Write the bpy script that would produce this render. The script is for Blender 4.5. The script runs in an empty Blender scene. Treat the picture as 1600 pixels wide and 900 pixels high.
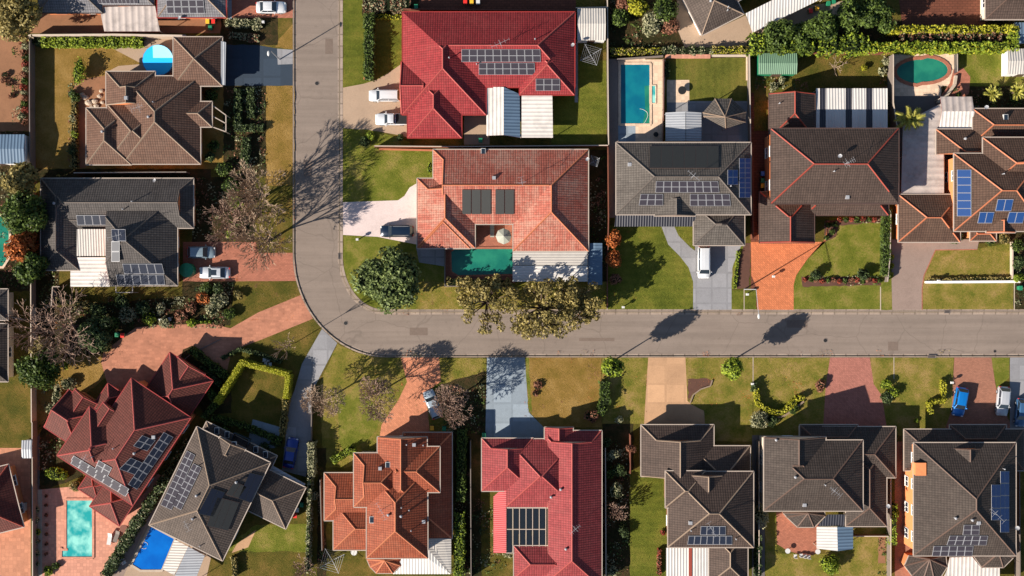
import bpy, bmesh, math, random
import numpy as np
from mathutils import Vector, geometry
R = math.radians
C = bpy.context.scene.collection
rnd = random.Random(7)
nrg = np.random.default_rng(11)
# ------------------------------------------------------------- camera, sky, sun, exposure
CAMH = 165.0
cd = bpy.data.cameras.new('camera'); cd.sensor_width = 36; cd.lens = 36*CAMH/160.0; cd.clip_end = 5000; cd.clip_start = 1
cam = bpy.data.objects.new('camera', cd); C.objects.link(cam); cam.location = (0, 0, CAMH)
bpy.context.scene.camera = cam
SUN_AZ, SUN_EL = R(180+31), R(28.5)          # sun stands low at the lower left of the picture
w = bpy.data.worlds.new('World'); bpy.context.scene.world = w; w.use_nodes = True
nt = w.node_tree; bg = nt.nodes['Background']; sk = nt.nodes.new('ShaderNodeTexSky')
sk.sky_type = 'NISHITA'; sk.sun_disc = False; sk.sun_elevation = SUN_EL; sk.sun_rotation = math.pi/2 - SUN_AZ
sk.air_density = 1.0; sk.dust_density = 0.5; sk.ozone_density = 2.0
nt.links.new(sk.outputs[0], bg.inputs[0]); bg.inputs[1].default_value = 0.06
sd = bpy.data.lights.new('sun', 'SUN'); sd.energy = 5.0; sd.angle = R(0.5); sd.color = (1.0, 0.92, 0.81)
so = bpy.data.objects.new('sun', sd); C.objects.link(so)
so.rotation_euler = Vector((math.cos(SUN_AZ)*math.cos(SUN_EL), math.sin(SUN_AZ)*math.cos(SUN_EL), math.sin(SUN_EL))).to_track_quat('Z', 'Y').to_euler()
vs = bpy.context.scene.view_settings
vs.view_transform = 'Standard'; vs.look = 'None'; vs.gamma = 1; vs.use_curve_mapping = False
vs.exposure = 1.1

# ------------------------------------------------------------- materials
def lin(c, k=1.0):
    return tuple((x/12.92 if x <= .04045 else ((x+.055)/1.055)**2.4)*k for x in [v/255 for v in c])
MATS = {}
class NT:
    def __init__(s, name, col, rough=.85, spec=.3):
        s.m = bpy.data.materials.new(name); s.m.use_nodes = True; s.t = s.m.node_tree
        s.b = s.t.nodes['Principled BSDF']; s.b.inputs['Base Color'].default_value = (*col, 1)
        s.b.inputs['Roughness'].default_value = rough; s.b.inputs['Specular IOR Level'].default_value = spec
    def n(s, ty, **kw):
        x = s.t.nodes.new(ty)
        for k, v in kw.items():
            if k.startswith('i_'):
                k = k[2:]; x.inputs[int(k) if k.isdigit() else k].default_value = v
            else: setattr(x, k, v)
        return x
    def l(s, a, b): s.t.links.new(a, b)
    def coord(s, kind='Object', scale=(1, 1, 1)):
        tc = s.n('ShaderNodeTexCoord'); mp = s.n('ShaderNodeMapping'); mp.inputs['Scale'].default_value = scale
        s.l(tc.outputs[kind], mp.inputs[0]); return mp.outputs[0]
    def noise(s, vec, scale, detail=4, rough=.6):
        x = s.n('ShaderNodeTexNoise'); x.inputs['Scale'].default_value = scale; x.inputs['Detail'].default_value = detail
        x.inputs['Roughness'].default_value = rough; s.l(vec, x.inputs['Vector']); return x.outputs['Fac']
    def ramp(s, fac, stops):
        x = s.n('ShaderNodeValToRGB'); e = x.color_ramp.elements
        e[0].position = stops[0][0]; e[0].color = (*stops[0][1], 1); e[1].position = stops[-1][0]; e[1].color = (*stops[-1][1], 1)
        for p, c in stops[1:-1]:
            q = e.new(p); q.color = (*c, 1)
        s.l(fac, x.inputs[0]); return x.outputs[0]
    def mix(s, fac, a, b, mode='MIX'):
        x = s.n('ShaderNodeMix', data_type='RGBA', blend_type=mode)
        for v, i in ((fac, 0), (a, 6), (b, 7)):
            if hasattr(v, 'is_output'): s.l(v, x.inputs[i])
            elif isinstance(v, (int, float)): x.inputs[i].default_value = v
            else: x.inputs[i].default_value = (*v, 1)
        return x.outputs[2]
    def math(s, op, a, b=0.0):
        x = s.n('ShaderNodeMath', operation=op)
        for v, i in ((a, 0), (b, 1)):
            if hasattr(v, 'is_output'): s.l(v, x.inputs[i])
            else: x.inputs[i].default_value = v
        return x.outputs[0]
    def bump(s, h, dist=.05, st=1.0):
        x = s.n('ShaderNodeBump'); x.inputs['Distance'].default_value = dist; x.inputs['Strength'].default_value = st
        s.l(h, x.inputs['Height']); s.l(x.outputs[0], s.b.inputs['Normal'])
    def col(s, c): s.l(c, s.b.inputs['Base Color'])
def sc(c, k): return tuple(min(1, v*k) for v in c)

def tile_mat(name, rgb, wear=None, k=.8, pu=.36, pv=.42, wearamt=.5):
    """roof tiles: rolls across (u), overlapping courses up the slope (v), weathering"""
    c = lin(rgb, k); s = NT(name, c, .75, .25)
    tc = s.n('ShaderNodeTexCoord'); sp = s.n('ShaderNodeSeparateXYZ'); s.l(tc.outputs['UV'], sp.inputs[0])
    U = s.math('DIVIDE', sp.outputs[0], pu); V = s.math('DIVIDE', sp.outputs[1], pv)
    roll = s.math('ABSOLUTE', s.math('SINE', s.math('MULTIPLY', U, math.pi)))
    saw = s.math('SUBTRACT', 1.0, s.math('FRACT', V))
    h = s.math('ADD', s.math('MULTIPLY', roll, .75), s.math('MULTIPLY', saw, .8))
    s.bump(h, .026, .9)
    cell = s.n('ShaderNodeCombineXYZ'); s.l(s.math('FLOOR', U), cell.inputs[0]); s.l(s.math('FLOOR', V), cell.inputs[1])
    wn = s.n('ShaderNodeTexWhiteNoise'); s.l(cell.outputs[0], wn.inputs['Vector'])
    oc = s.coord('Object')
    big = s.noise(oc, .22, 5, .7); fine = s.noise(oc, 2.2, 4, .7)
    base = s.mix(s.math('MULTIPLY', wn.outputs['Value'], .55), sc(c, .78), sc(c, 1.3))
    wc = lin(wear, k) if wear else sc(c, 1.4)
    wf = s.ramp(s.math('ADD', s.math('MULTIPLY', big, .6), s.math('MULTIPLY', fine, .4)), [(.47, (0, 0, 0)), (.68, (wearamt,)*3)])
    base = s.mix(wf, base, wc)
    dirt = s.ramp(s.noise(oc, .5, 6, .75), [(.5, (0, 0, 0)), (.75, (.45,)*3)])
    base = s.mix(dirt, base, sc(c, .55))
    st = s.noise(s.coord('UV', (1.3, .10, 1)), 1.0, 4, .7)
    base = s.mix(s.ramp(st, [(.5, (0, 0, 0)), (.7, (.4*max(.5, wearamt*1.4),)*3)]), base, wc)
    base = s.mix(s.ramp(st, [(.3, (.35,)*3), (.45, (0, 0, 0))]), base, sc(c, .6))
    lich = s.ramp(s.noise(oc, 6.0, 4, .8), [(.62, (0, 0, 0)), (.7, (.35,)*3)]); base = s.mix(lich, base, wc)
    groove = s.ramp(s.math('MULTIPLY', roll, saw), [(.0, (.55,)*3), (.35, (1, 1, 1))])
    s.col(s.mix(1.0, base, groove, 'MULTIPLY')); return s.m
def metal_mat(name, rgb, k=.9, pu=.5, rough=.45, dirt=.25, horiz=False):
    c = lin(rgb, k); s = NT(name, c, rough, .4)
    tc = s.n('ShaderNodeTexCoord'); sp = s.n('ShaderNodeSeparateXYZ'); s.l(tc.outputs['UV'], sp.inputs[0])
    U = s.math('DIVIDE', sp.outputs[0], pu)
    rib = s.math('POWER', s.math('ABSOLUTE', s.math('SINE', s.math('MULTIPLY', U, math.pi))), 3.0)
    s.bump(rib, .05, .9)
    oc = s.coord('Object'); n1 = s.noise(oc, .6, 6, .7)
    f = s.ramp(n1, [(.45, (0, 0, 0)), (.75, (dirt,)*3)])
    wn = s.n('ShaderNodeTexWhiteNoise'); wn.noise_dimensions = '1D'; s.l(s.math('FLOOR', s.math('DIVIDE', sp.outputs[0], pu*1.9)), wn.inputs['W'])
    b = s.mix(s.math('MULTIPLY', wn.outputs['Value'], .35), c, sc(c, .72))
    s.col(s.mix(f, b, sc(c, .35))); return s.m
def grass_mat(name, a, b, d, k=1.0, stripe=0, sc1=.35):
    """a lush, b mid, d dry/bare colours (sRGB)"""
    A, B, D = lin(a, k), lin(b, k), lin(d, k); s = NT(name, B, .95, .1); oc = s.coord('Object')
    big = s.noise(oc, sc1, 6, .7); fine = s.noise(oc, 3.5, 5, .8); vf = s.noise(oc, 14, 3, .8)
    f = s.math('ADD', s.math('MULTIPLY', big, .65), s.math('MULTIPLY', fine, .35))
    c = s.ramp(f, [(.40, A), (.5, B), (.60, D)])
    c = s.mix(.9, c, s.ramp(vf, [(.3, (.62,)*3), (.7, (1.3,)*3)]), 'MULTIPLY')
    if stripe:
        sp = s.n('ShaderNodeSeparateXYZ'); s.l(oc, sp.inputs[0])
        w_ = s.math('SINE', s.math('MULTIPLY', sp.outputs[0 if stripe == 1 else 1], 5.5))
        c = s.mix(.6, c, s.ramp(s.math('ADD', s.math('MULTIPLY', w_, .5), .5), [(0, (.88,)*3), (1, (1.08,)*3)]), 'MULTIPLY')
    cl = s.ramp(s.noise(oc, 1.4, 3, .85), [(.56, (0, 0, 0)), (.66, (.45,)*3)]); c = s.mix(cl, c, sc(A, .7))
    ba = s.ramp(s.noise(oc, .8, 5, .8), [(.6, (0, 0, 0)), (.72, (.5,)*3)]); c = s.mix(ba, c, D)
    s.col(c); s.bump(s.math('ADD', vf, fine), .1, .9); return s.m
def pave_mat(name, rgb, k=.9, var=.3, pattern=None, ps=.4, joint=.6, streak=0.0, stain=.35):
    c = lin(rgb, k); s = NT(name, c, .85, .25); oc = s.coord('Object')
    big = s.noise(oc, .25, 6, .7); fine = s.noise(oc, 5, 5, .8)
    b = s.mix(s.math('MULTIPLY', big, 1.0), sc(c, 1-var), sc(c, 1+var))
    st = s.ramp(s.noise(oc, .7, 7, .75), [(.5, (0, 0, 0)), (.72, (stain,)*3)])
    b = s.mix(st, b, sc(c, .55))
    b = s.mix(.7, b, s.ramp(fine, [(.3, (.82,)*3), (.7, (1.15,)*3)]), 'MULTIPLY')
    h = fine
    if pattern:
        br = s.n('ShaderNodeTexBrick'); br.inputs['Scale'].default_value = 1/ps; br.inputs['Mortar Size'].default_value = .06
        br.inputs['Color1'].default_value = (1.1,)*3+(1,); br.inputs['Color2'].default_value = (.82,)*3+(1,); br.inputs['Mortar'].default_value = (joint,)*3+(1,)
        br.inputs['Brick Width'].default_value = 1.0; br.inputs['Row Height'].default_value = 1.0 if pattern == 'grid' else .5
        if pattern == 'grid': br.offset = 0
        mp = s.coord('Object')
        if pattern == 'diag':
            mp.node.inputs['Rotation'].default_value = (0, 0, R(45))
        s.l(mp, br.inputs['Vector'])
        b = s.mix(1.0, b, br.outputs['Color'], 'MULTIPLY')
    s.col(b); s.bump(h, .02, .6); return s.m
def plain(name, rgb, k=.85, rough=.6, spec=.4, metal=0, var=.18, scale=1.5):
    c = lin(rgb, k); s = NT(name, c, rough, spec); s.b.inputs['Metallic'].default_value = metal
    if var:
        oc = s.coord('Object'); n = s.noise(oc, scale, 5, .7)
        s.col(s.mix(n, sc(c, 1-var), sc(c, 1+var)))
    return s.m
def leaf_mat(name, dark, light, k=.8, tr=.25):
    a, b = lin(dark, k), lin(light, k); s = NT(name, a, .6, .25)
    g = s.n('ShaderNodeNewGeometry'); oc = s.coord('Object')
    n = s.noise(oc, .8, 3, .6)
    f = s.math('ADD', s.math('MULTIPLY', g.outputs['Random Per Island'], .6), s.math('MULTIPLY', n, .4))
    c = s.ramp(f, [(.2, a), (.5, tuple((x+y)/2 for x, y in zip(a, b))), (.85, b)]); s.col(c)
    t = s.n('ShaderNodeBsdfTranslucent'); s.l(c, t.inputs[0]); mx = s.n('ShaderNodeMixShader', i_0=tr)
    out = s.t.nodes['Material Output']; s.l(s.b.outputs[0], mx.inputs[1]); s.l(t.outputs[0], mx.inputs[2]); s.l(mx.outputs[0], out.inputs[0])
    return s.m
def water_mat(name, shallow, deep, k=.9, sc_=.35):
    a, b = lin(shallow, k), lin(deep, k); s = NT(name, a, .08, .5); oc = s.coord('Object')
    n = s.noise(oc, sc_, 3, .5); s.col(s.mix(s.ramp(n, [(.4, (0, 0, 0)), (.62, (1, 1, 1))]), a, b))
    s.bump(s.noise(oc, 2.0, 3, .6), .03, .35); return s.m
def paint(name, rgb, k=.68, metal=.2):
    s = NT(name, lin(rgb, k), .3, .5); s.b.inputs['Coat Weight'].default_value = .6; s.b.inputs['Coat Roughness'].default_value = .08
    s.b.inputs['Metallic'].default_value = metal; return s.m

M = {}
M['asphalt'] = None
def asphalt():
    c = lin((152, 136, 124), .66); s = NT('asphalt', c, .9, .2); oc = s.coord('Object')
    big = s.noise(oc, .12, 5, .6); fine = s.noise(oc, 9, 4, .8); med = s.noise(oc, .9, 6, .7)
    b = s.mix(big, sc(c, .82), sc(c, 1.15)); b = s.mix(.8, b, s.ramp(fine, [(.3, (.85,)*3), (.7, (1.12,)*3)]), 'MULTIPLY')
    b = s.mix(s.ramp(med, [(.52, (0, 0, 0)), (.7, (.25,)*3)]), b, sc(c, .6))
    # drag marks running along the carriageway
    st = s.noise(s.coord('Object', (.03, .9, 1)), 1.0, 4, .7); b = s.mix(.55, b, s.ramp(st, [(.35, (.78,)*3), (.65, (1.14,)*3)]), 'MULTIPLY')
    oil = s.ramp(s.noise(oc, 1.6, 2, .5), [(.68, (0, 0, 0)), (.76, (.3,)*3)]); b = s.mix(oil, b, sc(c, .5))
    # tar-sealed cracks
    vo = s.n('ShaderNodeTexVoronoi', feature='DISTANCE_TO_EDGE'); vo.inputs['Scale'].default_value = .11
    wv = s.n('ShaderNodeVectorMath', operation='ADD'); s.l(oc, wv.inputs[0])
    nz = s.n('ShaderNodeTexNoise'); nz.inputs['Scale'].default_value = .5; s.l(oc, nz.inputs['Vector']); s.l(nz.outputs['Color'], wv.inputs[1]); s.l(wv.outputs[0], vo.inputs['Vector'])
    cr = s.ramp(vo.outputs['Distance'], [(.003, (.42,)*3), (.009, (0, 0, 0))]); b = s.mix(cr, b, sc(c, .55))
    s.col(b); s.bump(fine, .02, .5); return s.m
M['asphalt'] = asphalt()
M['kerb'] = pave_mat('kerb_concrete', (176, 156, 140), .68, .3, 'grid', 1.8, .6, stain=.7)
M['g_lush'] = grass_mat('lush_grass', (94, 102, 32), (116, 118, 44), (150, 134, 72), .86)
M['g_mown'] = grass_mat('mown_grass', (84, 92, 30), (104, 108, 38), (126, 120, 50), .84, 2, .2)
M['g_stripe'] = grass_mat('striped_lawn', (88, 92, 36), (108, 108, 44), (126, 116, 54), .8, 1, .2)
M['g_dry'] = grass_mat('dry_lawn', (132, 108, 48), (152, 120, 62), (172, 138, 80), .78)
M['g_mix'] = grass_mat('patchy_lawn', (100, 104, 36), (134, 122, 54), (166, 138, 84), .84)
M['g_olive'] = grass_mat('olive_lawn', (76, 78, 28), (102, 92, 38), (130, 106, 54), .8)
M['g_wild'] = grass_mat('garden_ground', (46, 48, 24), (66, 58, 34), (88, 66, 44), .75, 0, .6)
M['conc'] = pave_mat('grey_concrete', (164, 162, 164), .64, .16, 'grid', 2.4, .85, stain=.35)
M['conc_blue'] = pave_mat('blue_grey_concrete', (160, 172, 182), .66, .18, 'grid', 3.0, .85, stain=.35)
M['conc_navy'] = pave_mat('dark_blue_concrete', (62, 76, 92), .62, .12, 'grid', 3.0, .85, stain=.2)
M['conc_pale'] = pave_mat('pale_pink_concrete', (216, 196, 190), .82, .16, stain=.4)
M['conc_sand'] = pave_mat('sandy_concrete', (178, 152, 128), .75, .18, stain=.3)
M['conc_peach'] = pave_mat('peach_concrete', (216, 170, 130), .66, .2, 'grid', 3.0, .86, stain=.35)
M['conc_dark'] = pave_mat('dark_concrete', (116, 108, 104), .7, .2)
M['conc_brown'] = pave_mat('brown_grey_concrete', (158, 136, 124), .7, .2, stain=.35)
M['p_terra'] = pave_mat('terracotta_paving', (186, 118, 94), .68, .25, 'brick', .45, .75)
M['p_sand'] = pave_mat('stencilled_terracotta', (196, 132, 104), .68, .45, 'brick', .9, .92, stain=.6)
M['p_orange'] = pave_mat('orange_herringbone_pavers', (218, 130, 86), .74, .2, 'diag', .5, .66, stain=.45)
M['p_salmon'] = pave_mat('salmon_pavers', (222, 146, 110), .7, .2, 'diag', .5, .8, stain=.5)
M['p_soft'] = pave_mat('soft_orange_paving', (218, 150, 116), .66, .15, 'grid', .6, .88, stain=.4)
M['p_pink'] = pave_mat('pink_pavers', (190, 124, 108), .66, .2, 'diag', .4, .72, stain=.45)
M['p_peach'] = pave_mat('peach_terrace_tiles', (222, 156, 130), .7, .12, 'grid', .5, .82, stain=.25)
M['p_brown'] = pave_mat('brown_pavers', (168, 116, 94), .75, .15, 'brick', .35, .75)
M['p_cream'] = pave_mat('cream_pool_pavers', (226, 196, 168), .82, .1, 'grid', .6, .85)
M['deck'] = pave_mat('brown_deck', (118, 70, 52), .75, .2, 'brick', .8, .6)
M['dirt'] = pave_mat('bare_earth', (150, 106, 76), .75, .35, stain=.5)
M['mulch'] = pave_mat('bark_mulch', (96, 66, 54), .8, .4, stain=.6)
M['stone'] = pave_mat('garden_stone', (188, 170, 150), .8, .2)
M['wall_brick'] = pave_mat('orange_brick_wall', (224, 138, 88), .85, .15)
M['wall_cream'] = plain('cream_render', (226, 208, 184), .8)
M['wall_white'] = plain('white_render', (236, 232, 226), .85)
M['wall_brown'] = pave_mat('brown_brick_wall', (130, 88, 66), .8, .2)
M['win_frame'] = plain('window_frame', (235, 232, 226), .9, .4, var=0)
M['glass'] = paint('window_glass', (40, 52, 64), .6, 0)
M['gutter_w'] = plain('white_gutter', (206, 188, 172), .62, .4, var=.08)
M['gutter_d'] = plain('dark_gutter', (84, 66, 60), .85, .4, var=.08)
M['gutter_r'] = plain('red_gutter', (150, 52, 48), .85, .4, var=.08)
M['fence'] = plain('grey_fence', (120, 108, 100), .8, .7)
M['fence_lt'] = plain('pale_fence_rail', (196, 178, 160), .85, .6)
M['fence_br'] = plain('brown_fence', (120, 70, 52), .8, .7)
M['bark'] = plain('bark', (92, 74, 62), .8, .9, var=.3, scale=4)
M['twig'] = plain('bare_twigs', (170, 144, 120), .75, .8, var=.25, scale=2)
M['twig_p'] = plain('pink_bare_twigs', (158, 128, 110), .7, .8, var=.25, scale=2)
M['pv'] = plain('solar_cell', (62, 58, 66), .7, .5, .12, var=.1)
M['pv_blue'] = plain('blue_solar_cell', (34, 66, 118), .8, .4, .3, var=.1)
M['pv_dark'] = plain('dark_solar_cell', (36, 42, 58), .7, .45, .2, var=.1)
M['pv_mat'] = plain('rubber_pool_heating', (52, 52, 50), .8, .6, var=.1)
M['alu'] = plain('aluminium', (176, 176, 180), .62, .45, .4, 0, .08)
M['white'] = plain('white_plastic', (238, 236, 232), .6, .5, var=.05)
M['black'] = plain('black_rubber', (26, 26, 28), .8, .7, var=0)
M['red'] = plain('red_plastic', (214, 44, 36), .9, .5, var=.05)
M['yellow'] = plain('yellow_plastic', (238, 176, 48), .9, .5, var=.05)
M['green'] = plain('green_plastic', (34, 120, 84), .9, .5, var=.05)
M['bluep'] = plain('blue_plastic', (64, 118, 190), .9, .5, var=.05)
M['l_green'] = leaf_mat('green_leaves', (44, 60, 24), (104, 124, 50))
M['l_dark'] = leaf_mat('dark_green_leaves', (38, 54, 30), (104, 120, 70))
M['l_lime'] = leaf_mat('lime_leaves', (82, 104, 24), (168, 182, 56))
M['l_yell'] = leaf_mat('yellow_green_leaves', (122, 124, 22), (204, 196, 60))
M['l_olive'] = leaf_mat('olive_gum_leaves', (88, 80, 40), (186, 166, 100))
M['l_orange'] = leaf_mat('orange_autumn_leaves', (150, 72, 30), (226, 138, 74))
M['l_rust'] = leaf_mat('rusty_leaves', (104, 62, 46), (176, 124, 96))
M['l_red'] = leaf_mat('red_flowers', (112, 48, 38), (186, 92, 70))
M['l_pale'] = leaf_mat('pale_grey_green_leaves', (110, 112, 78), (196, 190, 150))
M['l_palm'] = leaf_mat('palm_fronds', (112, 116, 34), (206, 196, 96))
M['clear'] = paint('tinted_glass', (30, 36, 42), .6, 0)
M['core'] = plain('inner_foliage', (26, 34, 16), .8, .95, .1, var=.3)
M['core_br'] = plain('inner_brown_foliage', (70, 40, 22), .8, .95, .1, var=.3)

# ------------------------------------------------------------- geometry helpers
def up(px, py, z=0.0):
    k = (CAMH - z)/(CAMH*10.0)
    return Vector(((px-800)*k, (450-py)*k, z))
class MB:
    def __init__(s): s.v = []; s.f = []; s.mi = []; s.uv = []; s.smooth = False
    def face(s, pts, mi=0, uv=None):
        b = len(s.v); s.v += [tuple(p) for p in pts]; s.f.append(tuple(range(b, b+len(pts)))); s.mi.append(mi)
        s.uv.append(uv or [(p[0], p[1]) for p in pts])
    def grid_faces(s, verts, faces, mi=0):
        b = len(s.v); s.v += [tuple(p) for p in verts]
        for f in faces:
            s.f.append(tuple(b+i for i in f)); s.mi.append(mi); s.uv.append([(verts[i][0], verts[i][1]) for i in f])
    def box(s, a, b, mi=0, taper=0):
        x0, y0, z0 = a; x1, y1, z1 = b; t = taper
        v = [(x0, y0, z0), (x1, y0, z0), (x1, y1, z0), (x0, y1, z0), (x0+t, y0+t, z1), (x1-t, y0+t, z1), (x1-t, y1-t, z1), (x0+t, y1-t, z1)]
        s.grid_faces(v, [(3, 2, 1, 0), (4, 5, 6, 7), (0, 1, 5, 4), (1, 2, 6, 5), (2, 3, 7, 6), (3, 0, 4, 7)], mi)
    def obox(s, p, q, wd, h0, h1, mi=0):
        """box along p->q (xy), width wd, from height h0 to h1"""
        p = Vector(p[:2]); q = Vector(q[:2]); d = (q-p)
        if d.length < 1e-6: return
        d.normalize(); n = Vector((-d.y, d.x))*wd/2
        c = [p+n, p-n, q-n, q+n]; v = [(a.x, a.y, h0) for a in c] + [(a.x, a.y, h1) for a in c]
        s.grid_faces(v, [(3, 2, 1, 0), (4, 5, 6, 7), (0, 1, 5, 4), (1, 2, 6, 5), (2, 3, 7, 6), (3, 0, 4, 7)], mi)
    def tube(s, p, q, r0, r1=None, n=6, mi=0, cap=True):
        p = Vector(p); q = Vector(q); r1 = r0 if r1 is None else r1; d = q-p
        if d.length < 1e-6: return
        d.normalize(); a = d.orthogonal().normalized(); b = d.cross(a)
        vv = []
        for i in range(n):
            t = 2*math.pi*i/n; o = a*math.cos(t)+b*math.sin(t); vv.append(p+o*r0)
        for i in range(n):
            t = 2*math.pi*i/n; o = a*math.cos(t)+b*math.sin(t); vv.append(q+o*r1)
        fs = [(i, (i+1) % n, n+(i+1) % n, n+i) for i in range(n)]
        if cap: fs += [tuple(range(n))[::-1], tuple(range(n, 2*n))]
        s.grid_faces(vv, fs, mi)
    def poly(s, pts, z, mi=0):
        """flat, maybe concave polygon in xy, triangulated"""
        P = [Vector((p[0], p[1], z)) for p in pts]
        tr = geometry.tessellate_polygon([P])
        fs = []
        for t in tr:
            a, b, c = (P[i] for i in t)
            fs.append(tuple(t) if (b-a).cross(c-a).z > 0 else tuple(t[::-1]))
        s.grid_faces(P, fs, mi)
    def prism(s, pts, z0, z1, mi=0, mi_side=None):
        area = sum(pts[i][0]*pts[(i+1) % len(pts)][1]-pts[(i+1) % len(pts)][0]*pts[i][1] for i in range(len(pts)))
        if area < 0: pts = pts[::-1]
        s.poly(pts, z1, mi); n = len(pts); ms = mi if mi_side is None else mi_side
        for i in range(n):
            a, b = pts[i], pts[(i+1) % n]
            s.face([(a[0], a[1], z0), (b[0], b[1], z0), (b[0], b[1], z1), (a[0], a[1], z1)], ms)
    def blob(s, c, r, mi=0, seg=10, rings=6, jit=.12, rg=rnd):
        vv = []; fs = []
        for j in range(rings+1):
            th = math.pi*j/rings
            for i in range(seg):
                ph = 2*math.pi*i/seg; k = 1+rg.uniform(-jit, jit)
                vv.append((c[0]+r[0]*k*math.sin(th)*math.cos(ph), c[1]+r[1]*k*math.sin(th)*math.sin(ph), c[2]+r[2]*k*math.cos(th)))
        for j in range(rings):
            for i in range(seg): fs.append((j*seg+i, (j+1)*seg+i, (j+1)*seg+(i+1) % seg, j*seg+(i+1) % seg))
        s.grid_faces(vv, fs, mi)
    def build(s, name, mats, parent=None, smooth=False, loc=None):
        me = bpy.data.meshes.new(name); me.from_pydata(s.v, [], s.f)
        for m in (mats if isinstance(mats, (list, tuple)) else [mats]): me.materials.append(m)
        me.polygons.foreach_set('material_index', s.mi)
        if smooth: me.polygons.foreach_set('use_smooth', [True]*len(s.f))
        uvl = me.uv_layers.new(name='UVMap'); flat = [c for f in s.uv for p in f for c in p]; uvl.data.foreach_set('uv', flat)
        me.update(); o = bpy.data.objects.new(name, me); C.objects.link(o)
        if parent: o.parent = parent
        if loc: o.location = loc
        return o
def tag(o, label=None, cat=None, group=None, kind=None):
    if label: o['label'] = label
    if cat: o['category'] = cat
    if group: o['group'] = group
    if kind: o['kind'] = kind
    return o
def empty(name, loc, label, cat, group=None, rz=0):
    o = bpy.data.objects.new(name, None); C.objects.link(o); o.location = loc; o.rotation_euler.z = rz; o.empty_display_size = .5
    return tag(o, label, cat, group)
def dup(root, loc=None, rz=None, scale=None, label=None, group=None):
    r = root.copy(); C.objects.link(r)
    if loc is not None: r.location = loc
    if rz is not None: r.rotation_euler.z = rz
    if scale is not None: r.scale = scale if hasattr(scale, '__len__') else (scale,)*3
    if label: r['label'] = label
    if group: r['group'] = group
    for ch in list(root.children):
        c = ch.copy(); C.objects.link(c); c.parent = r
        for g in list(ch.children):
            d = g.copy(); C.objects.link(d); d.parent = c
    return r

# ------------------------------------------------------------- ground, road, paving
LAY = [0]
def px_poly(pts, z=0): return [tuple(up(x, y, z)[:2]) for x, y in pts]
def patch(name, mat, pts, layer=None, z=None):
    """one flat ground surface, each a few mm above the one below"""
    if z is None:
        LAY[0] += 1; z = .004*(layer if layer else 1) + LAY[0]*.00012
    if name in ('lawn', 'garden', 'garden_bed'):
        rg = random.Random(len(pts)*1000+int(pts[0][0])); out = []
        for (x0, y0), (x1, y1) in zip(pts, pts[1:]+pts[:1]):
            L = math.hypot(x1-x0, y1-y0); n = max(1, min(60, int(L/7))); out.append((x0, y0))
            for i in range(1, n): t = i/n; j = rg.uniform(-1.1, 1.1); out.append((x0+(x1-x0)*t-(y1-y0)/L*j, y0+(y1-y0)*t+(x1-x0)/L*j))
        pts = out
    mb = MB(); mb.poly(px_poly(pts), z); return tag(mb.build(name, M[mat]), kind='structure')
def rc(x0, y0, x1, y1): return [(x0, y0), (x1, y0), (x1, y1), (x0, y1)]
# ================================================================ GROUND AND ROAD
def arc(cx, cy, rx, ry, n=24, rev=False):
    p = [(cx-rx*math.cos(t), cy+ry*math.sin(t)) for t in [i*math.pi/2/n for i in range(n+1)]]
    return p[::-1] if rev else p
FAR = 6000
outer = arc(605, 395, 145, 161); inner = arc(600, 400, 69, 88)
mb = MB(); mb.poly([(-2500, -2500), (2500, -2500), (2500, 2500), (-2500, 2500)], -.16)
tag(mb.build('ground', M['g_olive']), kind='structure')
mb = MB(); mb.poly(px_poly([(456, -FAR)] + [(456, 395)] + outer[1:-1] + [(605, 560), (FAR, 560), (FAR, 485), (600, 485)] + inner[::-1][1:-1] + [(534, 400), (534, -FAR)]), -.13)
tag(mb.build('road', M['asphalt']), kind='structure')
ol = px_poly([(460, -FAR), (460, 395)] + outer[1:-1] + [(605, 556), (FAR, 556), (FAR, FAR), (-FAR, FAR), (-FAR, -FAR)])
mb = MB(); mb.prism(ol, -.15, 0, 0); tag(mb.build('terrain', M['g_olive']), kind='structure')
il = px_poly([(531, -FAR), (531, 400)] + inner[1:-1] + [(600, 488), (FAR, 488), (FAR, -FAR)])
mb = MB(); mb.prism(il, -.15, 0, 0); tag(mb.build('terrain', M['g_olive']), kind='structure')
def strip(path, wd, side, mat, name, z0, z1):
    """kerb strip following a px path; offset to one side"""
    P = [Vector(p) for p in px_poly(path)]; mb = MB(); off = []
    for i, p in enumerate(P):
        d = (P[min(i+1, len(P)-1)]-P[max(i-1, 0)]).normalized(); off.append(p + Vector((-d.y, d.x))*wd*side)
    for i in range(len(P)-1):
        a, b, c, d = P[i], P[i+1], off[i+1], off[i]
        q = [a, b, c, d] if side > 0 else [d, c, b, a]
        mb.face([(v.x, v.y, z1) for v in q])
        for u, v in ((a, b), (c, d)): mb.face([(u.x, u.y, z0), (v.x, v.y, z0), (v.x, v.y, z1), (u.x, u.y, z1)])
    return tag(mb.build(name, M[mat]), kind='structure')
strip([(459.6, -400), (459.6, 395)] + arc(605, 395, 145.4, 161.4)[1:-1] + [(605, 556.4), (2200, 556.4)], .22, -1, 'kerb', 'kerb', -.14, .02)
strip([(531.4, -400), (531.4, 400)] + arc(600, 400, 68.6, 87.6)[1:-1] + [(600, 487.6), (2200, 487.6)], .42, 1, 'kerb', 'kerb', -.14, .02)
strip([(531, -400), (531, 400)] + inner[1:-1] + [(600, 488), (2200, 488)], .35, -1, 'kerb', 'gutter_pan', -.14, -.122)
strip([(460, -400), (460, 395)] + outer[1:-1] + [(605, 556), (2200, 556)], .3, 1, 'kerb', 'gutter_pan', -.14, -.122)

G = patch
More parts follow.
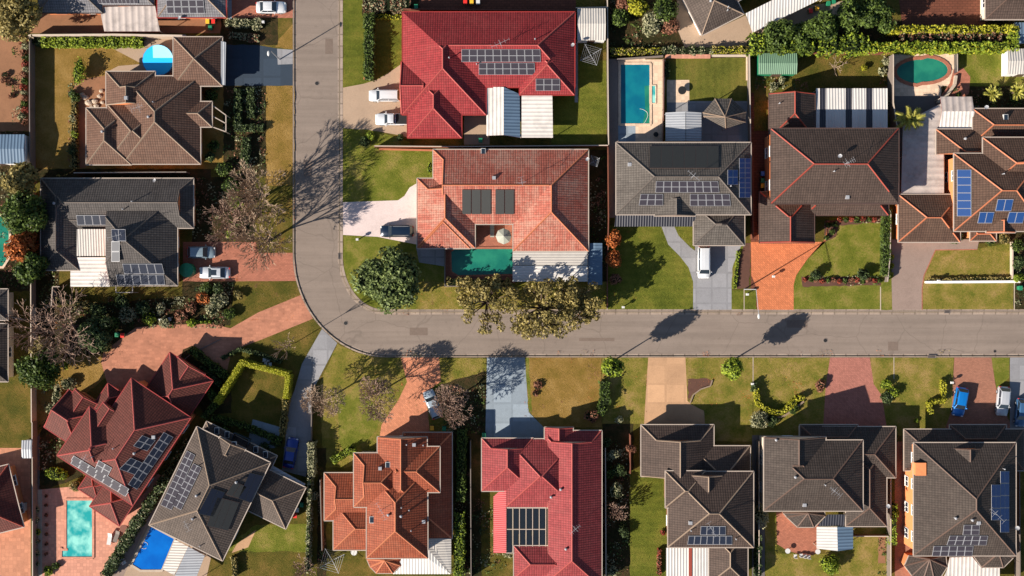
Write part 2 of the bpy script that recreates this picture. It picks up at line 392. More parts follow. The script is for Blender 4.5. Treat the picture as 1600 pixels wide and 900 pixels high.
# --- left column of lots
G('lawn', 'dirt', rc(-200, 55, 46, 205)); G('lawn', 'g_wild', rc(-200, 205, 46, 455))
G('lawn', 'g_olive', rc(-300, 600, 48, 700), 1); G('paving', 'p_soft', rc(-200, 700, 48, 1100), 1)
G('lawn', 'g_dry', rc(49, 66, 356, 264)); G('garden_bed', 'g_wild', rc(62, 58, 300, 74), 2)
G('garden_bed', 'dirt', [(120, 125), (168, 118), (168, 168), (136, 168), (134, 262), (112, 262), (112, 150)], 2)
G('paving', 'conc_sand', [(150, 62), (272, 58), (272, 120), (215, 120), (168, 112), (185, 103), (222, 100)], 2)
G('driveway', 'conc_navy', [(350, 66), (400, 70), (434, 76), (437, 99), (460, 99), (460, 134), (349, 134)], 1)
G('driveway', 'conc', [(433, 76), (459, 78), (459, 100), (434, 101)], 2)
G('garden', 'g_wild', rc(349, 134, 418, 276), 1)
G('lawn', 'g_dry', rc(416, 134, 460, 290), 2)
G('lawn', 'g_dry', [(436, 60), (459, 36), (459, 77), (430, 74)], 2)  # sunlit wedge of the verge, its light put in as paler dry-grass colour
G('paving', 'p_terra', rc(330, -60, 460, 28), 1); G('garden_bed', 'g_wild', rc(345, 28, 434, 70), 2)
G('paving', 'dirt', rc(40, 22, 352, 52), 1); G('driveway', 'conc_blue', rc(349, -60, 362, 30), 2)
G('garden', 'g_wild', rc(49, 264, 330, 282), 1); G('garden', 'g_wild', rc(300, 276, 400, 385), 1)
G('lawn', 'g_olive', rc(398, 276, 459, 395), 1)
G('driveway', 'p_terra', [(286, 378), (400, 378), (404, 395), (459, 395), (464, 439), (286, 440)], 2)
G('lawn', 'g_olive', rc(92, 446, 292, 505), 1); G('garden', 'g_wild', rc(49, 420, 92, 560), 1)
G('garden_bed', 'g_wild', [(90, 480), (370, 455), (350, 512), (210, 512), (160, 560), (90, 560)], 2)
G('lawn', 'g_olive', [(366, 442), (464, 440), (470, 465), (362, 508), (352, 470)], 2)
G('garden_bed', 'g_wild', [(285, 440), (366, 440), (360, 508), (285, 508)], 3)
G('lawn', 'g_dry', [(100, 560), (160, 552), (166, 590), (130, 618), (82, 630), (52, 700), (52, 560)], 2)
G('driveway', 'p_sand', [(158, 566), (162, 550), (198, 522), (212, 512), (245, 508), (330, 506), (360, 513), (404, 488), (470, 461), (489, 498), (410, 530), (362, 548), (350, 600), (300, 640), (150, 650), (168, 600)], 3)
G('garden_strip', 'conc_dark', rc(50, 655, 62, 765), 1)
G('garden', 'g_wild', [(62, 640), (100, 640), (130, 745), (62, 768)], 1)
G('paving', 'p_peach', [(62, 765), (140, 758), (225, 735), (262, 745), (215, 815), (160, 905), (62, 1000)], 2)
G('garden_strip', 'stone', rc(50, 765, 66, 1000), 3)
G('lawn', 'g_olive', [(364, 550), (412, 531), (492, 500), (502, 512), (460, 585), (345, 588)], 2)
G('driveway', 'conc', [(503, 514), (527, 536), (500, 588), (488, 612), (486, 690), (478, 745), (440, 735), (446, 690), (448, 640), (460, 610), (472, 568)], 3)
G('lawn', 'g_olive', [(340, 570), (452, 588), (446, 690), (360, 670), (310, 640)], 1)
G('paving', 'conc_blue', [(395, 655), (440, 668), (430, 700), (385, 700)], 3)
G('paving', 'conc_brown', [(268, 740), (330, 690), (205, 905), (160, 905)], 1)
G('paving', 'conc_sand', [(230, 815), (330, 870), (300, 1000), (150, 1000)], 2)
G('lawn', 'g_lush', [(345, 860), (400, 820), (484, 818), (484, 862), (420, 862), (370, 862)], 2)
G('paving', 'conc_peach', [(370, 850), (400, 828), (388, 855), (362, 864)], 3)
G('lawn', 'g_mix', [(527, 537), (560, 552), (625, 560), (760, 560), (760, 660), (590, 700), (545, 730), (505, 730), (500, 600)], 1)
G('driveway', 'p_salmon', [(626, 558), (686, 558), (689, 596), (664, 614), (668, 640), (672, 680), (592, 690), (596, 664), (602, 655), (622, 626), (636, 597)], 2)
G('lawn', 'g_lush', [(528, 630), (560, 600), (598, 650), (588, 672), (572, 690), (538, 708), (530, 690)], 2)
G('garden', 'g_wild', rc(496, 700, 510, 910), 2); G('garden', 'g_wild', [(688, 600), (760, 580), (760, 680), (708, 680), (700, 640)], 2)
G('driveway', 'conc_blue', [(761, 558), (820, 558), (824, 618), (827, 645), (850, 668), (852, 700), (758, 700)], 2)
G('lawn', 'g_dry', [(821, 558), (940, 558), (940, 668), (850, 668), (827, 643), (823, 610)], 1)
G('lawn', 'g_lush', [(821, 558), (826, 558), (831, 645), (826, 643)], 2)
G('garden', 'g_wild', rc(710, 680, 752, 1000), 1); G('garden', 'g_wild', rc(941, 650, 990, 1000), 1)
G('lawn', 'g_mix', rc(941, 558, 1013, 662), 1); G('lawn', 'g_mown', rc(984, 735, 1046, 1000), 2)
G('driveway', 'conc_peach', [(1013, 558), (1071, 558), (1074, 626), (1080, 632), (1100, 642), (1102, 670), (1006, 670), (1010, 600)], 2)
G('lawn', 'g_mix', rc(1071, 558, 1176, 690), 1)
G('garden_bed', 'mulch', [(1074, 592), (1105, 591), (1112, 595), (1112, 601), (1096, 606), (1082, 616), (1076, 627)], 2)
G('lawn', 'g_mix', rc(1177, 558, 1297, 690), 1); G('driveway', 'p_pink', [(1297, 558), (1359, 558), (1365, 600), (1378, 618), (1386, 672), (1286, 672), (1290, 605)], 2)
G('lawn', 'g_mix', rc(1360, 558, 1490, 680), 1); G('driveway', 'p_brown', [(1491, 558), (1549, 558), (1555, 600), (1562, 625), (1578, 660), (1578, 690), (1470, 690), (1487, 640)], 2)
G('lawn', 'g_lush', [(1549, 558), (1577, 558), (1577, 590), (1557, 606)], 2); G('driveway', 'conc', rc(1578, 558, 1700, 720), 1)
G('paving', 'p_brown', rc(1398, 690, 1430, 1000), 2); G('paving', 'p_terra', [(1213, 800), (1280, 800), (1280, 862), (1262, 870), (1230, 860), (1214, 850)], 2)
G('lawn', 'g_mix', [(1290, 845), (1300, 820), (1390, 815), (1390, 1000), (1196, 1000), (1196, 800), (1214, 800), (1214, 865), (1290, 865)], 1)
G('lawn', 'g_olive', rc(1590, 720, 1800, 1100), 1); G('paving', 'conc_dark', rc(1175, 680, 1195, 1000), 1)
G('garden_bed', 'dirt', rc(1372, 838, 1384, 880), 3)
# --- upper right block
G('lawn', 'g_mown', rc(536, -60, 628, 138), 1); G('driveway', 'conc_sand', [(536, 137), (568, 131), (590, 124), (610, 112), (630, 98), (640, 216), (628, 212), (590, 205), (536, 200)], 2)
G('lawn', 'g_lush', [(536, 200), (590, 205), (640, 222), (640, 230), (536, 230)], 2)
G('lawn', 'g_lush', rc(536, 228, 676, 318), 1); G('driveway', 'conc_pale', [(536, 316), (622, 313), (632, 306), (640, 293), (652, 286), (652, 382), (620, 376), (590, 370), (536, 367)], 2)
G('lawn', 'g_lush', [(536, 367), (590, 370), (650, 380), (700, 386), (700, 486), (598, 486), (568, 474), (548, 450), (537, 420)], 1)
G('lawn', 'g_mix', rc(650, 440, 948, 484), 2); G('path', 'conc', [(650, 385), (694, 390), (694, 416), (655, 410)], 3)
G('paving', 'deck', rc(655, -60, 900, 15), 1); G('lawn', 'g_olive', rc(900, -60, 950, 12), 1); G('garden', 'g_wild', rc(566, -60, 655, 25), 2)
G('lawn', 'g_mown', rc(862, 95, 948, 226), 1); G('path', 'conc', rc(898, 62, 903, 160), 2); G('path', 'conc_sand', rc(725, 170, 765, 226), 1)
G('paving', 'p_terra', rc(696, 345, 805, 442), 2); G('garden', 'g_wild', rc(921, 234, 948, 440), 1)
G('garden', 'g_wild', rc(952, -60, 1085, 75), 1); G('path', 'conc_sand', [(1058, 0), (1075, 0), (1100, 54), (1165, 24), (1180, 60), (1165, 74), (1070, 74), (1056, 40)], 2)
G('lawn', 'g_wild', rc(952, 75, 1178, 92), 2); G('paving', 'p_cream', [(966, 93), (984, 93), (984, 90), (1008, 90), (1008, 93), (1040, 93), (1036, 222), (966, 222)], 2)
G('paving', 'conc_blue', [(966, 196), (993, 196), (993, 222), (966, 222)], 3)
G('lawn', 'g_stripe', rc(1043, 90, 1172, 160), 2); G('paving', 'conc', rc(1042, 158, 1172, 222), 2); G('paving', 'p_cream', rc(1042, 125, 1077, 160), 3)
G('path', 'conc_brown', rc(951, 92, 966, 340), 1); G('passage', 'deck', rc(1173, 145, 1203, 480), 1)
G('lawn', 'g_mown', rc(949, 352, 1085, 484), 2)
G('driveway', 'conc', [(1032, 350), (1052, 350), (1060, 368), (1078, 386), (1086, 392), (1086, 382), (1162, 382), (1160, 395), (1148, 425), (1143, 452), (1143, 484), (1083, 484), (1083, 440), (1076, 418), (1062, 400), (1044, 382)], 3)
G('lawn', 'g_mown', rc(1143, 453, 1182, 484), 2); G('garden_bed', 'mulch', [(1162, 380), (1174, 380), (1170, 450), (1146, 452), (1150, 425)], 3)
G('lawn', 'g_lush', [(1144, 420), (1160, 380), (1163, 380), (1149, 426), (1146, 452), (1143, 452)], 4)
G('driveway', 'p_orange', [(1173, 378), (1290, 378), (1294, 345), (1296, 345), (1288, 375), (1262, 404), (1244, 430), (1240, 445), (1240, 484), (1183, 484), (1182, 450), (1174, 430)], 3)
G('lawn', 'g_lush', [(1240, 484), (1240, 445), (1245, 430), (1262, 405), (1290, 375), (1296, 340), (1380, 340), (1380, 484)], 1)
G('garden_bed', 'mulch', [(1252, 432), (1378, 434), (1378, 446), (1254, 448)], 2); G('lawn', 'g_lush', rc(1376, 325, 1394, 484), 2)
G('garden_bed', 'mulch', [(1288, 345), (1376, 338), (1376, 348), (1310, 352), (1306, 370), (1288, 378)], 2)
G('driveway', 'conc_brown', [(1393, 374), (1530, 374), (1527, 389), (1461, 390), (1452, 410), (1443, 430), (1440, 450), (1440, 484), (1394, 484), (1393, 440)], 3)
G('path_edging', 'p_terra', [(1527, 389), (1461, 390), (1452, 410), (1443, 430), (1440, 450), (1440, 484), (1441.5, 484), (1441.5, 450), (1444.5, 430.5), (1453.5, 411), (1462, 391.5), (1527, 390.5)], 4)
G('lawn', 'g_mix', [(1444, 430), (1453, 410), (1462, 390), (1530, 388), (1584, 378), (1584, 484), (1441, 484)], 1)
G('garden_bed', 'g_wild', rc(1584, 370, 1700, 484), 1); G('garden', 'g_wild', rc(1496, 356, 1600, 380), 2)
G('lawn', 'g_olive', rc(1178, 82, 1398, 205), 1)
G('paving', 'p_cream', rc(1397, 84, 1497, 165), 1); G('paving', 'p_terra', [(1490, 108), (1505, 106), (1516, 120), (1514, 146), (1500, 160), (1470, 150), (1484, 130)], 2)
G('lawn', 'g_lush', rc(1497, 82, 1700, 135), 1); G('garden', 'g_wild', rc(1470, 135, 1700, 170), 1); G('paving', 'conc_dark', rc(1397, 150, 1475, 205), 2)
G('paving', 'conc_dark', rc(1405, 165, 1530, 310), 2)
G('paving', 'conc_sand', [(1175, 50), (1240, 20), (1270, 8), (1330, 0), (1330, 25), (1280, 40), (1215, 55)], 2); G('garden', 'g_wild', rc(1180, 30, 1590, 82), 1)
G('paving', 'deck', [(1400, -40), (1540, -40), (1545, 32), (1530, 44), (1410, 45)], 2)

for x0, y0, x1, y1 in ((1176, 558, 1177.2, 600), (1396, 558, 1397.2, 592), (1375, 448, 1376.5, 485), (1584, 442, 1585.5, 485), (1162, 453, 1163.2, 485), (948, 445, 949.3, 485)): G('path_edging', 'stone', rc(x0, y0, x1, y1), 6)
G('garden_bed', 'g_wild', [(286, 546), (300, 540), (362, 586), (362, 645), (320, 650), (280, 565)], 5)
# ================================================================ HOUSES
K = .43
M['t_brown'] = tile_mat('brown_roof_tile', (148, 108, 88), (172, 138, 118), K-.03)
M['t_grey'] = tile_mat('charcoal_roof_tile', (112, 104, 100), (136, 128, 122), K)
M['t_crimson'] = tile_mat('crimson_roof_tile', (200, 66, 70), (218, 108, 102), K, wearamt=.4)
M['t_salmon'] = tile_mat('faded_terracotta_tile', (230, 128, 106), (250, 202, 176), K+.03, wearamt=.85)
M['t_warmgrey'] = tile_mat('warm_grey_roof_tile', (126, 116, 108), (160, 150, 140), K)
M['t_choc'] = tile_mat('chocolate_roof_tile', (108, 88, 78), (134, 112, 100), K)
M['t_rust'] = tile_mat('rust_brown_roof_tile', (122, 92, 76), (146, 116, 96), K)
M['t_maroon'] = tile_mat('maroon_roof_tile', (142, 74, 62), (164, 100, 86), K-.03, wearamt=.3)
M['t_taupe'] = tile_mat('taupe_roof_tile', (118, 102, 92), (150, 132, 120), K)
M['t_black'] = tile_mat('charcoal_brown_roof_tile', (100, 86, 78), (130, 116, 106), K)
M['t_orange'] = tile_mat('orange_roof_tile', (206, 104, 68), (226, 146, 112), K-.02, wearamt=.4)
M['t_pinkred'] = tile_mat('pink_red_roof_tile', (200, 82, 84), (220, 124, 118), K, wearamt=.35)
M['t_slate'] = tile_mat('slate_grey_roof_tile', (160, 156, 160), (190, 186, 186), K)
M['r_red'] = plain('red_ridge_tile', (190, 82, 64), .48, .7); M['r_orange'] = plain('orange_ridge_tile', (214, 128, 88), .55, .7)
M['r_cream'] = plain('cream_ridge_tile', (206, 176, 150), .36, .7); M['r_brown'] = plain('brown_ridge_tile', (150, 118, 102), .32, .7)
M['r_grey'] = plain('grey_ridge_tile', (150, 136, 126), .32, .7); M['r_dark'] = plain('dark_ridge_tile', (70, 62, 60), .5, .7)
M['r_crim'] = plain('crimson_ridge_tile', (222, 104, 96), .44, .6); M['r_pinkp'] = plain('pink_ridge_tile', (244, 186, 172), .5, .6)
M['m_white'] = metal_mat('white_corrugated_metal', (250, 240, 230), .62, .6, dirt=.4); M['m_whiteplain'] = metal_mat('white_ribbed_metal', (245, 238, 230), .62, .45, dirt=.2)
M['m_grey'] = metal_mat('grey_corrugated_metal', (170, 172, 176), .8, .4); M['m_blue'] = metal_mat('blue_grey_and_shaded_white_metal', (108, 132, 156), .62, .5)  # m_blue: real blue-grey sheds, and painted shade on white patio slopes
M['m_dark'] = metal_mat('dark_slate_metal', (60, 60, 70), .55, .4); M['m_green'] = metal_mat('green_corrugated_metal', (128, 162, 132), .65, .3)
M['m_stripe'] = metal_mat('weathered_corrugated_sheet', (216, 200, 190), .62, 1.0, dirt=.7); M['m_pinkm'] = metal_mat('faded_red_metal', (214, 92, 92), .7, .3); M['m_tan'] = metal_mat('pale_ribbed_metal', (214, 206, 196), .66, .4)

class House:
    def __init__(s, name, label, cat, tile, ridge='r_brown', gutter='gutter_w', wall='wall_brick', origin=(0, 0), rot=0, pitch=.53, group='tiled roof houses of the suburb', anchor=None):
        s.name, s.label, s.cat, s.tile, s.ridge, s.gut, s.wall = name, label, cat, tile, ridge, gutter, wall
        s.o = origin; s.a = R(rot); s.pitch = pitch; s.rects = []; s.funcs = []; s.group = group
        s.roof = MB(); s.caps = MB(); s.gutm = MB(); s.walls = MB(); s.root = None
        s.rotated = rot != 0 or origin != (0, 0); s.wins = []
        s.U = Vector((math.cos(s.a), -math.sin(s.a))); s.W = Vector((math.sin(s.a), math.cos(s.a)))   # world directions
        s.parts = []; s.caplist = []
    def org(s, h): k = (CAMH-h)/(CAMH*10); return Vector(((s.o[0]-800)*k, (450-s.o[1])*k))
    def tow(s, h, p, z): q = s.org(h) + s.U*p[0] + s.W*p[1]; return Vector((q.x, q.y, z))
    def rect(s, x0, y0, x1, y1, h=2.8, d0=None, d1=None, ax=None, pitch=None, clip=None, walls=True, gut=True, ins=.5):
        """hip roof over a rectangle (picture px at the eaves). d0/d1: distance along the ridge axis at which the hip stops
        in a gable (0 = plain gable, None = full hip); d0 = left or top end, d1 = right or bottom end"""
        k = (CAMH-h)/(CAMH*10); pt = pitch or s.pitch
        if s.rotated: a0, a1, b0, b1 = x0*k, x1*k, y0*k, y1*k
        else: a0, a1, b0, b1 = x0*k, x1*k, -y1*k, -y0*k
        if b0 > b1: b0, b1 = b1, b0
        h += .004*len(s.rects)
        L = len(s.rects)
        if ax is None: ax = 'x' if (a1-a0) >= (b1-b0) else 'y'
        cl = None
        if clip:
            c0, c1, c2, c3 = [v*k for v in clip]; cl = (c0, -c3, c2, -c1) if not s.rotated else (c0, c1, c2, c3)
        # work in frame: t along ridge axis, q across
        if ax == 'x': t0, t1, q0, q1 = a0, a1, b0, b1; back = lambda t, q: (t, q); e0, e1 = d0, d1
        else:
            t0, t1, q0, q1 = b0, b1, -a1, -a0; back = lambda t, q: (-q, t)
            if s.rotated: e0, e1 = d0, d1
            else: e0, e1 = d1, d0      # top of picture = high b
        half = (q1-q0)/2; qm = (q0+q1)/2
        dd = []
        for e in (e0, e1):
            dd.append(min(half, (t1-t0)/2) if e is None else min(e*k, half))
        f0 = dd[0] >= half-1e-6; f1 = dd[1] >= half-1e-6
        if (t1-t0) < 2*half-1e-6 and (dd[0] or dd[1]):   # keep apexes from crossing
            pass
        D0, D1 = dd; H = half*pt
        zz = lambda d: h + d*pt
        def fc(pts, slopevec, mi=0):
            out = [(back(p[0], p[1]), p[2]) for p in pts]
            P = [(o[0][0], o[0][1], o[1]) for o in out]
            if cl: P = s._clip(P, cl)
            if len(P) < 3: return
            # uv: along eave / up slope
            sv = back(*slopevec); ev = (-sv[1], sv[0]); cs = math.sqrt(1+pt*pt)
            uv = [(p[0]*ev[0]+p[1]*ev[1]+50, (p[0]*sv[0]+p[1]*sv[1])*cs+50) for p in P] if mi == 0 else [(p[0], p[1]) for p in P]
            W3 = [s.tow(h, p, p[2]) for p in P]
            n = Vector((0, 0, 0))
            for i in range(len(W3)): n += W3[i].cross(W3[(i+1) % len(W3)])
            if mi == 0 and n.z < 0: W3 = W3[::-1]; uv = uv[::-1]
            s.roof.face(W3, mi, uv)
        # two long slopes
        r0, r1 = t0+D0, t1-D1
        for sg in (-1, 1):
            qe = qm+sg*half
            pts = [(t0, qe, h), (t1, qe, h)]
            if D1 > 0: pts.append((t1-D1, qe-sg*D1, zz(D1)))
            if not (f1): pts.append((t1-D1, qm, h+H))
            elif D1 <= 0: pts.append((t1, qm, h+H))
            if not (f0): pts.append((t0+D0, qm, h+H))
            elif D0 <= 0: pts.append((t0, qm, h+H))
            if D0 > 0: pts.append((t0+D0, qe-sg*D0, zz(D0)))
            cleaned = []
            for p in pts:
                if not cleaned or (Vector(p)-Vector(cleaned[-1])).length > 1e-4: cleaned.append(p)
            fc(cleaned, (0, -sg))
        for D, te, sg, full in ((D0, t0, 1, f0), (D1, t1, -1, f1)):
            if D > 0:
                pts = [(te, q0, h), (te, q1, h), (te+sg*D, q1-D, zz(D))]
                if q1-q0-2*D > 1e-3: pts.append((te+sg*D, q0+D, zz(D)))
                fc(pts, (sg, 0))
            if not full:
                fc([(te+sg*D, q0+D, zz(D)), (te+sg*D, q1-D, zz(D)), (te+sg*D, qm, h+H)], (sg, 0), 1)
        # underside
        P = [(back(a, b)[0], back(a, b)[1], h-.03) for a, b in ((t0, q0), (t0, q1), (t1, q1), (t1, q0))]
        if cl: P = s._clip(P, cl)
        s.roof.face([s.tow(h, p, p[2]) for p in P], 1)
        # height function in local coordinates
        def hf(a, b, ax=ax, t0=t0, t1=t1, q0=q0, q1=q1, D0=D0, D1=D1, half=half, h=h, pt=pt, cl=cl):
            if cl and not (cl[0] <= a <= cl[2] and cl[1] <= b <= cl[3]): return None
            t, q = (a, b) if ax == 'x' else (b, -a)
            if not (t0 <= t <= t1 and q0 <= q <= q1): return None
            d = min(q-q0, q1-q)
            if t-t0 < D0: d = min(d, t-t0)
            if t1-t < D1: d = min(d, t1-t)
            return h+d*pt
        s.funcs.append((h, hf))
        # closures where clipped
        if cl:
            for side in range(4):
                lo = cl[side]; N = 24; prof = []
                for i in range(N+1):
                    if side in (0, 2): b = b0+(b1-b0)*i/N; p = (lo, b)
                    else: a = a0+(a1-a0)*i/N; p = (a, lo)
                    if not (max(cl[0], a0)-1e-6 <= p[0] <= min(cl[2], a1)+1e-6 and max(cl[1], b0)-1e-6 <= p[1] <= min(cl[3], b1)+1e-6): continue
                    pp = (min(max(p[0], cl[0]+1e-4), cl[2]-1e-4), min(max(p[1], cl[1]+1e-4), cl[3]-1e-4)); z = hf(*pp)
                    if z: prof.append((p, z))
                for (p, z), (p2, z2) in zip(prof, prof[1:]):
                    if z > h+.05 or z2 > h+.05:
                        s.roof.face([s.tow(h, p, h-.05), s.tow(h, p2, h-.05), s.tow(h, p2, z2-.01), s.tow(h, p, z-.01)], 1)
        # ridge and hip caps
        def cap(p, q):
            P = [(back(p[0], p[1])[0], back(p[0], p[1])[1], p[2]), (back(q[0], q[1])[0], back(q[0], q[1])[1], q[2])]
            if cl:
                pts = [tuple(P[0][i]+(P[1][i]-P[0][i])*t/20 for i in range(3)) for t in range(21)]
                pts = [p_ for p_ in pts if cl[0]-.01 <= p_[0] <= cl[2]+.01 and cl[1]-.01 <= p_[1] <= cl[3]+.01]
                if len(pts) < 2: return
                P = [pts[0], pts[-1]]
            A, B = [s.tow(h, p_, p_[2]) for p_ in P]
            s.caplist.append((L, A, B))
        if r1-r0 > .3: cap((r0, qm, h+H), (r1, qm, h+H))
        for D, te, sg, full in ((D0, t0, 1, f0), (D1, t1, -1, f1)):
            if D > .3:
                for qq, s2 in ((q0, 1), (q1, -1)): cap((te, qq, h), (te+sg*D, qq+s2*D, zz(D)))
            if not full:
                for qq, s2 in ((q0, 1), (q1, -1)): cap((te+sg*(D+.06), qq+s2*D, zz(D)), (te+sg*(D+.06), qm, h+H))
        # gutters and walls
        A0, B0, A1, B1 = a0, b0, a1, b1
        if cl: A0, B0, A1, B1 = max(a0, cl[0]), max(b0, cl[1]), min(a1, cl[2]), min(b1, cl[3])
        if gut:
            g = .07
            for p, q in (((A0-g, B0-g), (A1+g, B0-g)), ((A1+g, B0-g), (A1+g, B1+g)), ((A1+g, B1+g), (A0-g, B1+g)), ((A0-g, B1+g), (A0-g, B0-g))):
                if cl and ((p[0] == q[0] and (abs(p[0]+g-cl[0]) < .01 and cl[0] > a0 or abs(p[0]-g-cl[2]) < .01 and cl[2] < a1)) or (p[1] == q[1] and (abs(p[1]+g-cl[1]) < .01 and cl[1] > b0 or abs(p[1]-g-cl[3]) < .01 and cl[3] < b1))): continue
                s.gutm.obox(s.tow(h, p, 0), s.tow(h, q, 0), .13, h-.13-.002*L, h+.015+.002*L)
        i = ins+.006*L
        s.rects.append((A0, B0, A1, B1, h))
        if walls and A1-A0 > 2*i and B1-B0 > 2*i:
            c = [(A0+i, B0+i), (A1-i, B0+i), (A1-i, B1-i), (A0+i, B1-i)]
            P = [s.tow(h, p, 0) for p in c]; s.walls.prism([(p.x, p.y) for p in P], -.05, h-.035)
            s.wins.append((A0+i, B0+i, A1-i, B1-i, h))
    def _clip(s, P, cl):
        for ax_, lim, sg in ((0, cl[0], 1), (0, cl[2], -1), (1, cl[1], 1), (1, cl[3], -1)):
            out = []
            for i in range(len(P)):
                a, b = P[i], P[(i+1) % len(P)]; da, db = (a[ax_]-lim)*sg, (b[ax_]-lim)*sg
                if da >= 0: out.append(a)
                if (da > 0 and db < 0) or (da < 0 and db > 0):
                    t = da/(da-db); out.append(tuple(a[j]+(b[j]-a[j])*t for j in range(3)))
            P = out
            if len(P) < 3: return []
        return P
    def height(s, X, Y):
        best = None
        for h, f in s.funcs:
            o = s.org(h); d = Vector((X, Y))-o; z = f(d.dot(s.U), d.dot(s.W))
            if z is not None and (best is None or z > best): best = z
        return best
    def hit(s, px, py, z0=5.0):
        z = z0
        for _ in range(25):
            p = up(px, py, z); n = s.height(p.x, p.y)
            if n is None: n = z*.98
            z = z*.4+n*.6
        return up(px, py, z)
    def _caps(s):
        # a cap shows only where no other wing of the roof is level with it or higher
        for L, A, B in s.caplist:
            n = max(2, int((B-A).length/.25)); run = None
            def vis(P):
                for i, (h, f) in enumerate(s.funcs):
                    if i == L: continue
                    d = Vector((P.x, P.y))-s.org(h); z = f(d.dot(s.U), d.dot(s.W))
                    if z is not None and z > P.z-.035: return False
                return True
            pts = [A.lerp(B, t/n) for t in range(n+1)]; ok = [vis(p) for p in pts]
            for i in range(n+2):
                o = ok[i] if i <= n else False
                if o and run is None: run = i
                if not o and run is not None:
                    if i-run > 1: s._cap(pts[run], pts[i-1])
                    run = None
    def _cap(s, A, B):
        d = B-A
        if d.length < .2: return
        n = Vector((-d.y, d.x, 0)).normalized()*.12; e = Vector((0, 0, .1)); dn = Vector((0, 0, -.04))
        s.caps.face([A-n+dn, B-n+dn, B+e, A+e]); s.caps.face([A+e, B+e, B+n+dn, A+n+dn])
        s.caps.face([A-n+dn, A+e, A+n+dn]); s.caps.face([B-n+dn, B+n+dn, B+e])
    def finish(s):
        s._caps()
        xs = [v[0] for v in s.roof.v]; ys = [v[1] for v in s.roof.v]
        c = Vector(((min(xs)+max(xs))/2, (min(ys)+max(ys))/2, 0)); s.c = c
        s.root = empty(s.name, c, s.label, s.cat, s.group)
        def sub(mb, nm, mt, par, sm=False):
            mb.v = [(v[0]-c.x, v[1]-c.y, v[2]) for v in mb.v]; return mb.build(nm, mt, par, sm)
        s.sub = sub
        if s.walls.v: sub(s.walls, 'wall', M[s.wall], s.root)
        s.rf = sub(s.roof, 'roof', [M[s.tile], M[s.wall]], s.root)
        if s.caps.v: sub(s.caps, 'ridge_cap', M[s.ridge], s.rf)
        if s.gutm.v: sub(s.gutm, 'gutter', M[s.gut], s.rf)
        s._windows(); return s
    def _windows(s, n=14):
        cnt = 0
        for (a0, b0, a1, b1, h) in s.wins:
            for p, q, nrm in (((a0, b0), (a1, b0), (0, -1)), ((a1, b0), (a1, b1), (1, 0)), ((a1, b1), (a0, b1), (0, 1)), ((a0, b1), (a0, b0), (-1, 0))):
                L = math.hypot(q[0]-p[0], q[1]-p[1]); m = int((L-1.2)//3.6)
                for i in range(m):
                    t = (i+.5)/m; c = (p[0]+(q[0]-p[0])*t, p[1]+(q[1]-p[1])*t)
                    bad = any(r[0]-.2 < c[0]+nrm[0]*.3+sx < r[2]+.2 and r[1]-.2 < c[1]+nrm[1]*.3+sy < r[3]+.2 for r in s.wins if r[:4] != (a0, b0, a1, b1) for sx, sy in ((nrm[1]*.9, nrm[0]*.9), (-nrm[1]*.9, -nrm[0]*.9)))
                    if bad: continue
                    W3 = s.tow(h, c, 0); nw = s.U*nrm[0]+s.W*nrm[1]
                    if nw.dot(Vector((-W3.x, -W3.y))) < 0: continue       # rear walls show no windows from above
                    rz = math.atan2(nw.y, nw.x)
                    for z in ([1.5] if h < 4 else [1.5, 4.2]):
                        if cnt >= n: return
                        cnt += 1; f = bpy.data.objects.new('window', WIN[0]); C.objects.link(f); f.parent = s.root
                        f.location = (W3.x-s.c.x+nw.x*.03, W3.y-s.c.y+nw.y*.03, z); f.rotation_euler.z = rz
                        g = bpy.data.objects.new('pane', WIN[1]); C.objects.link(g); g.parent = f
    def local(s, mb, name, mat, parent=None, label=None, sm=False):
        o = s.sub(mb, name, [M[m] for m in mat] if isinstance(mat, (list, tuple)) else M[mat], parent or s.root, sm)
        if label: o['label'] = label
        return o
    # ---- solar panels given by the picture corners of an array: TL, TR, BR, BL
    def pv(s, q, nx, ny, mat='pv', split=False, frame='alu', gap=.03, zoff=.13, skip=()):
        cx = sum(p[0] for p in q)/4; cy = sum(p[1] for p in q)/4; c = s.hit(cx, cy); e = .6
        f = lambda x, y: s.height(x, y) or c.z
        gx = (f(c.x+e, c.y)-f(c.x-e, c.y))/(2*e); gy = (f(c.x, c.y+e)-f(c.x, c.y-e))/(2*e)
        def ray(px, py):
            # intersect camera ray with the roof plane
            g = up(px, py, 0); d = Vector((0, 0, CAMH)); # point(z)= g*(1-z/H)
            z = c.z
            for _ in range(20): p = up(px, py, z); z = c.z+zoff+gx*(p.x-c.x)+gy*(p.y-c.y)
            return up(px, py, z)
        A, B, Cc, D = [ray(*p) for p in q]
        nrm = Vector((-gx, -gy, 1)).normalized()
        bil = lambda u, v: (A*(1-u)+B*u)*(1-v)+(D*(1-u)+Cc*u)*v
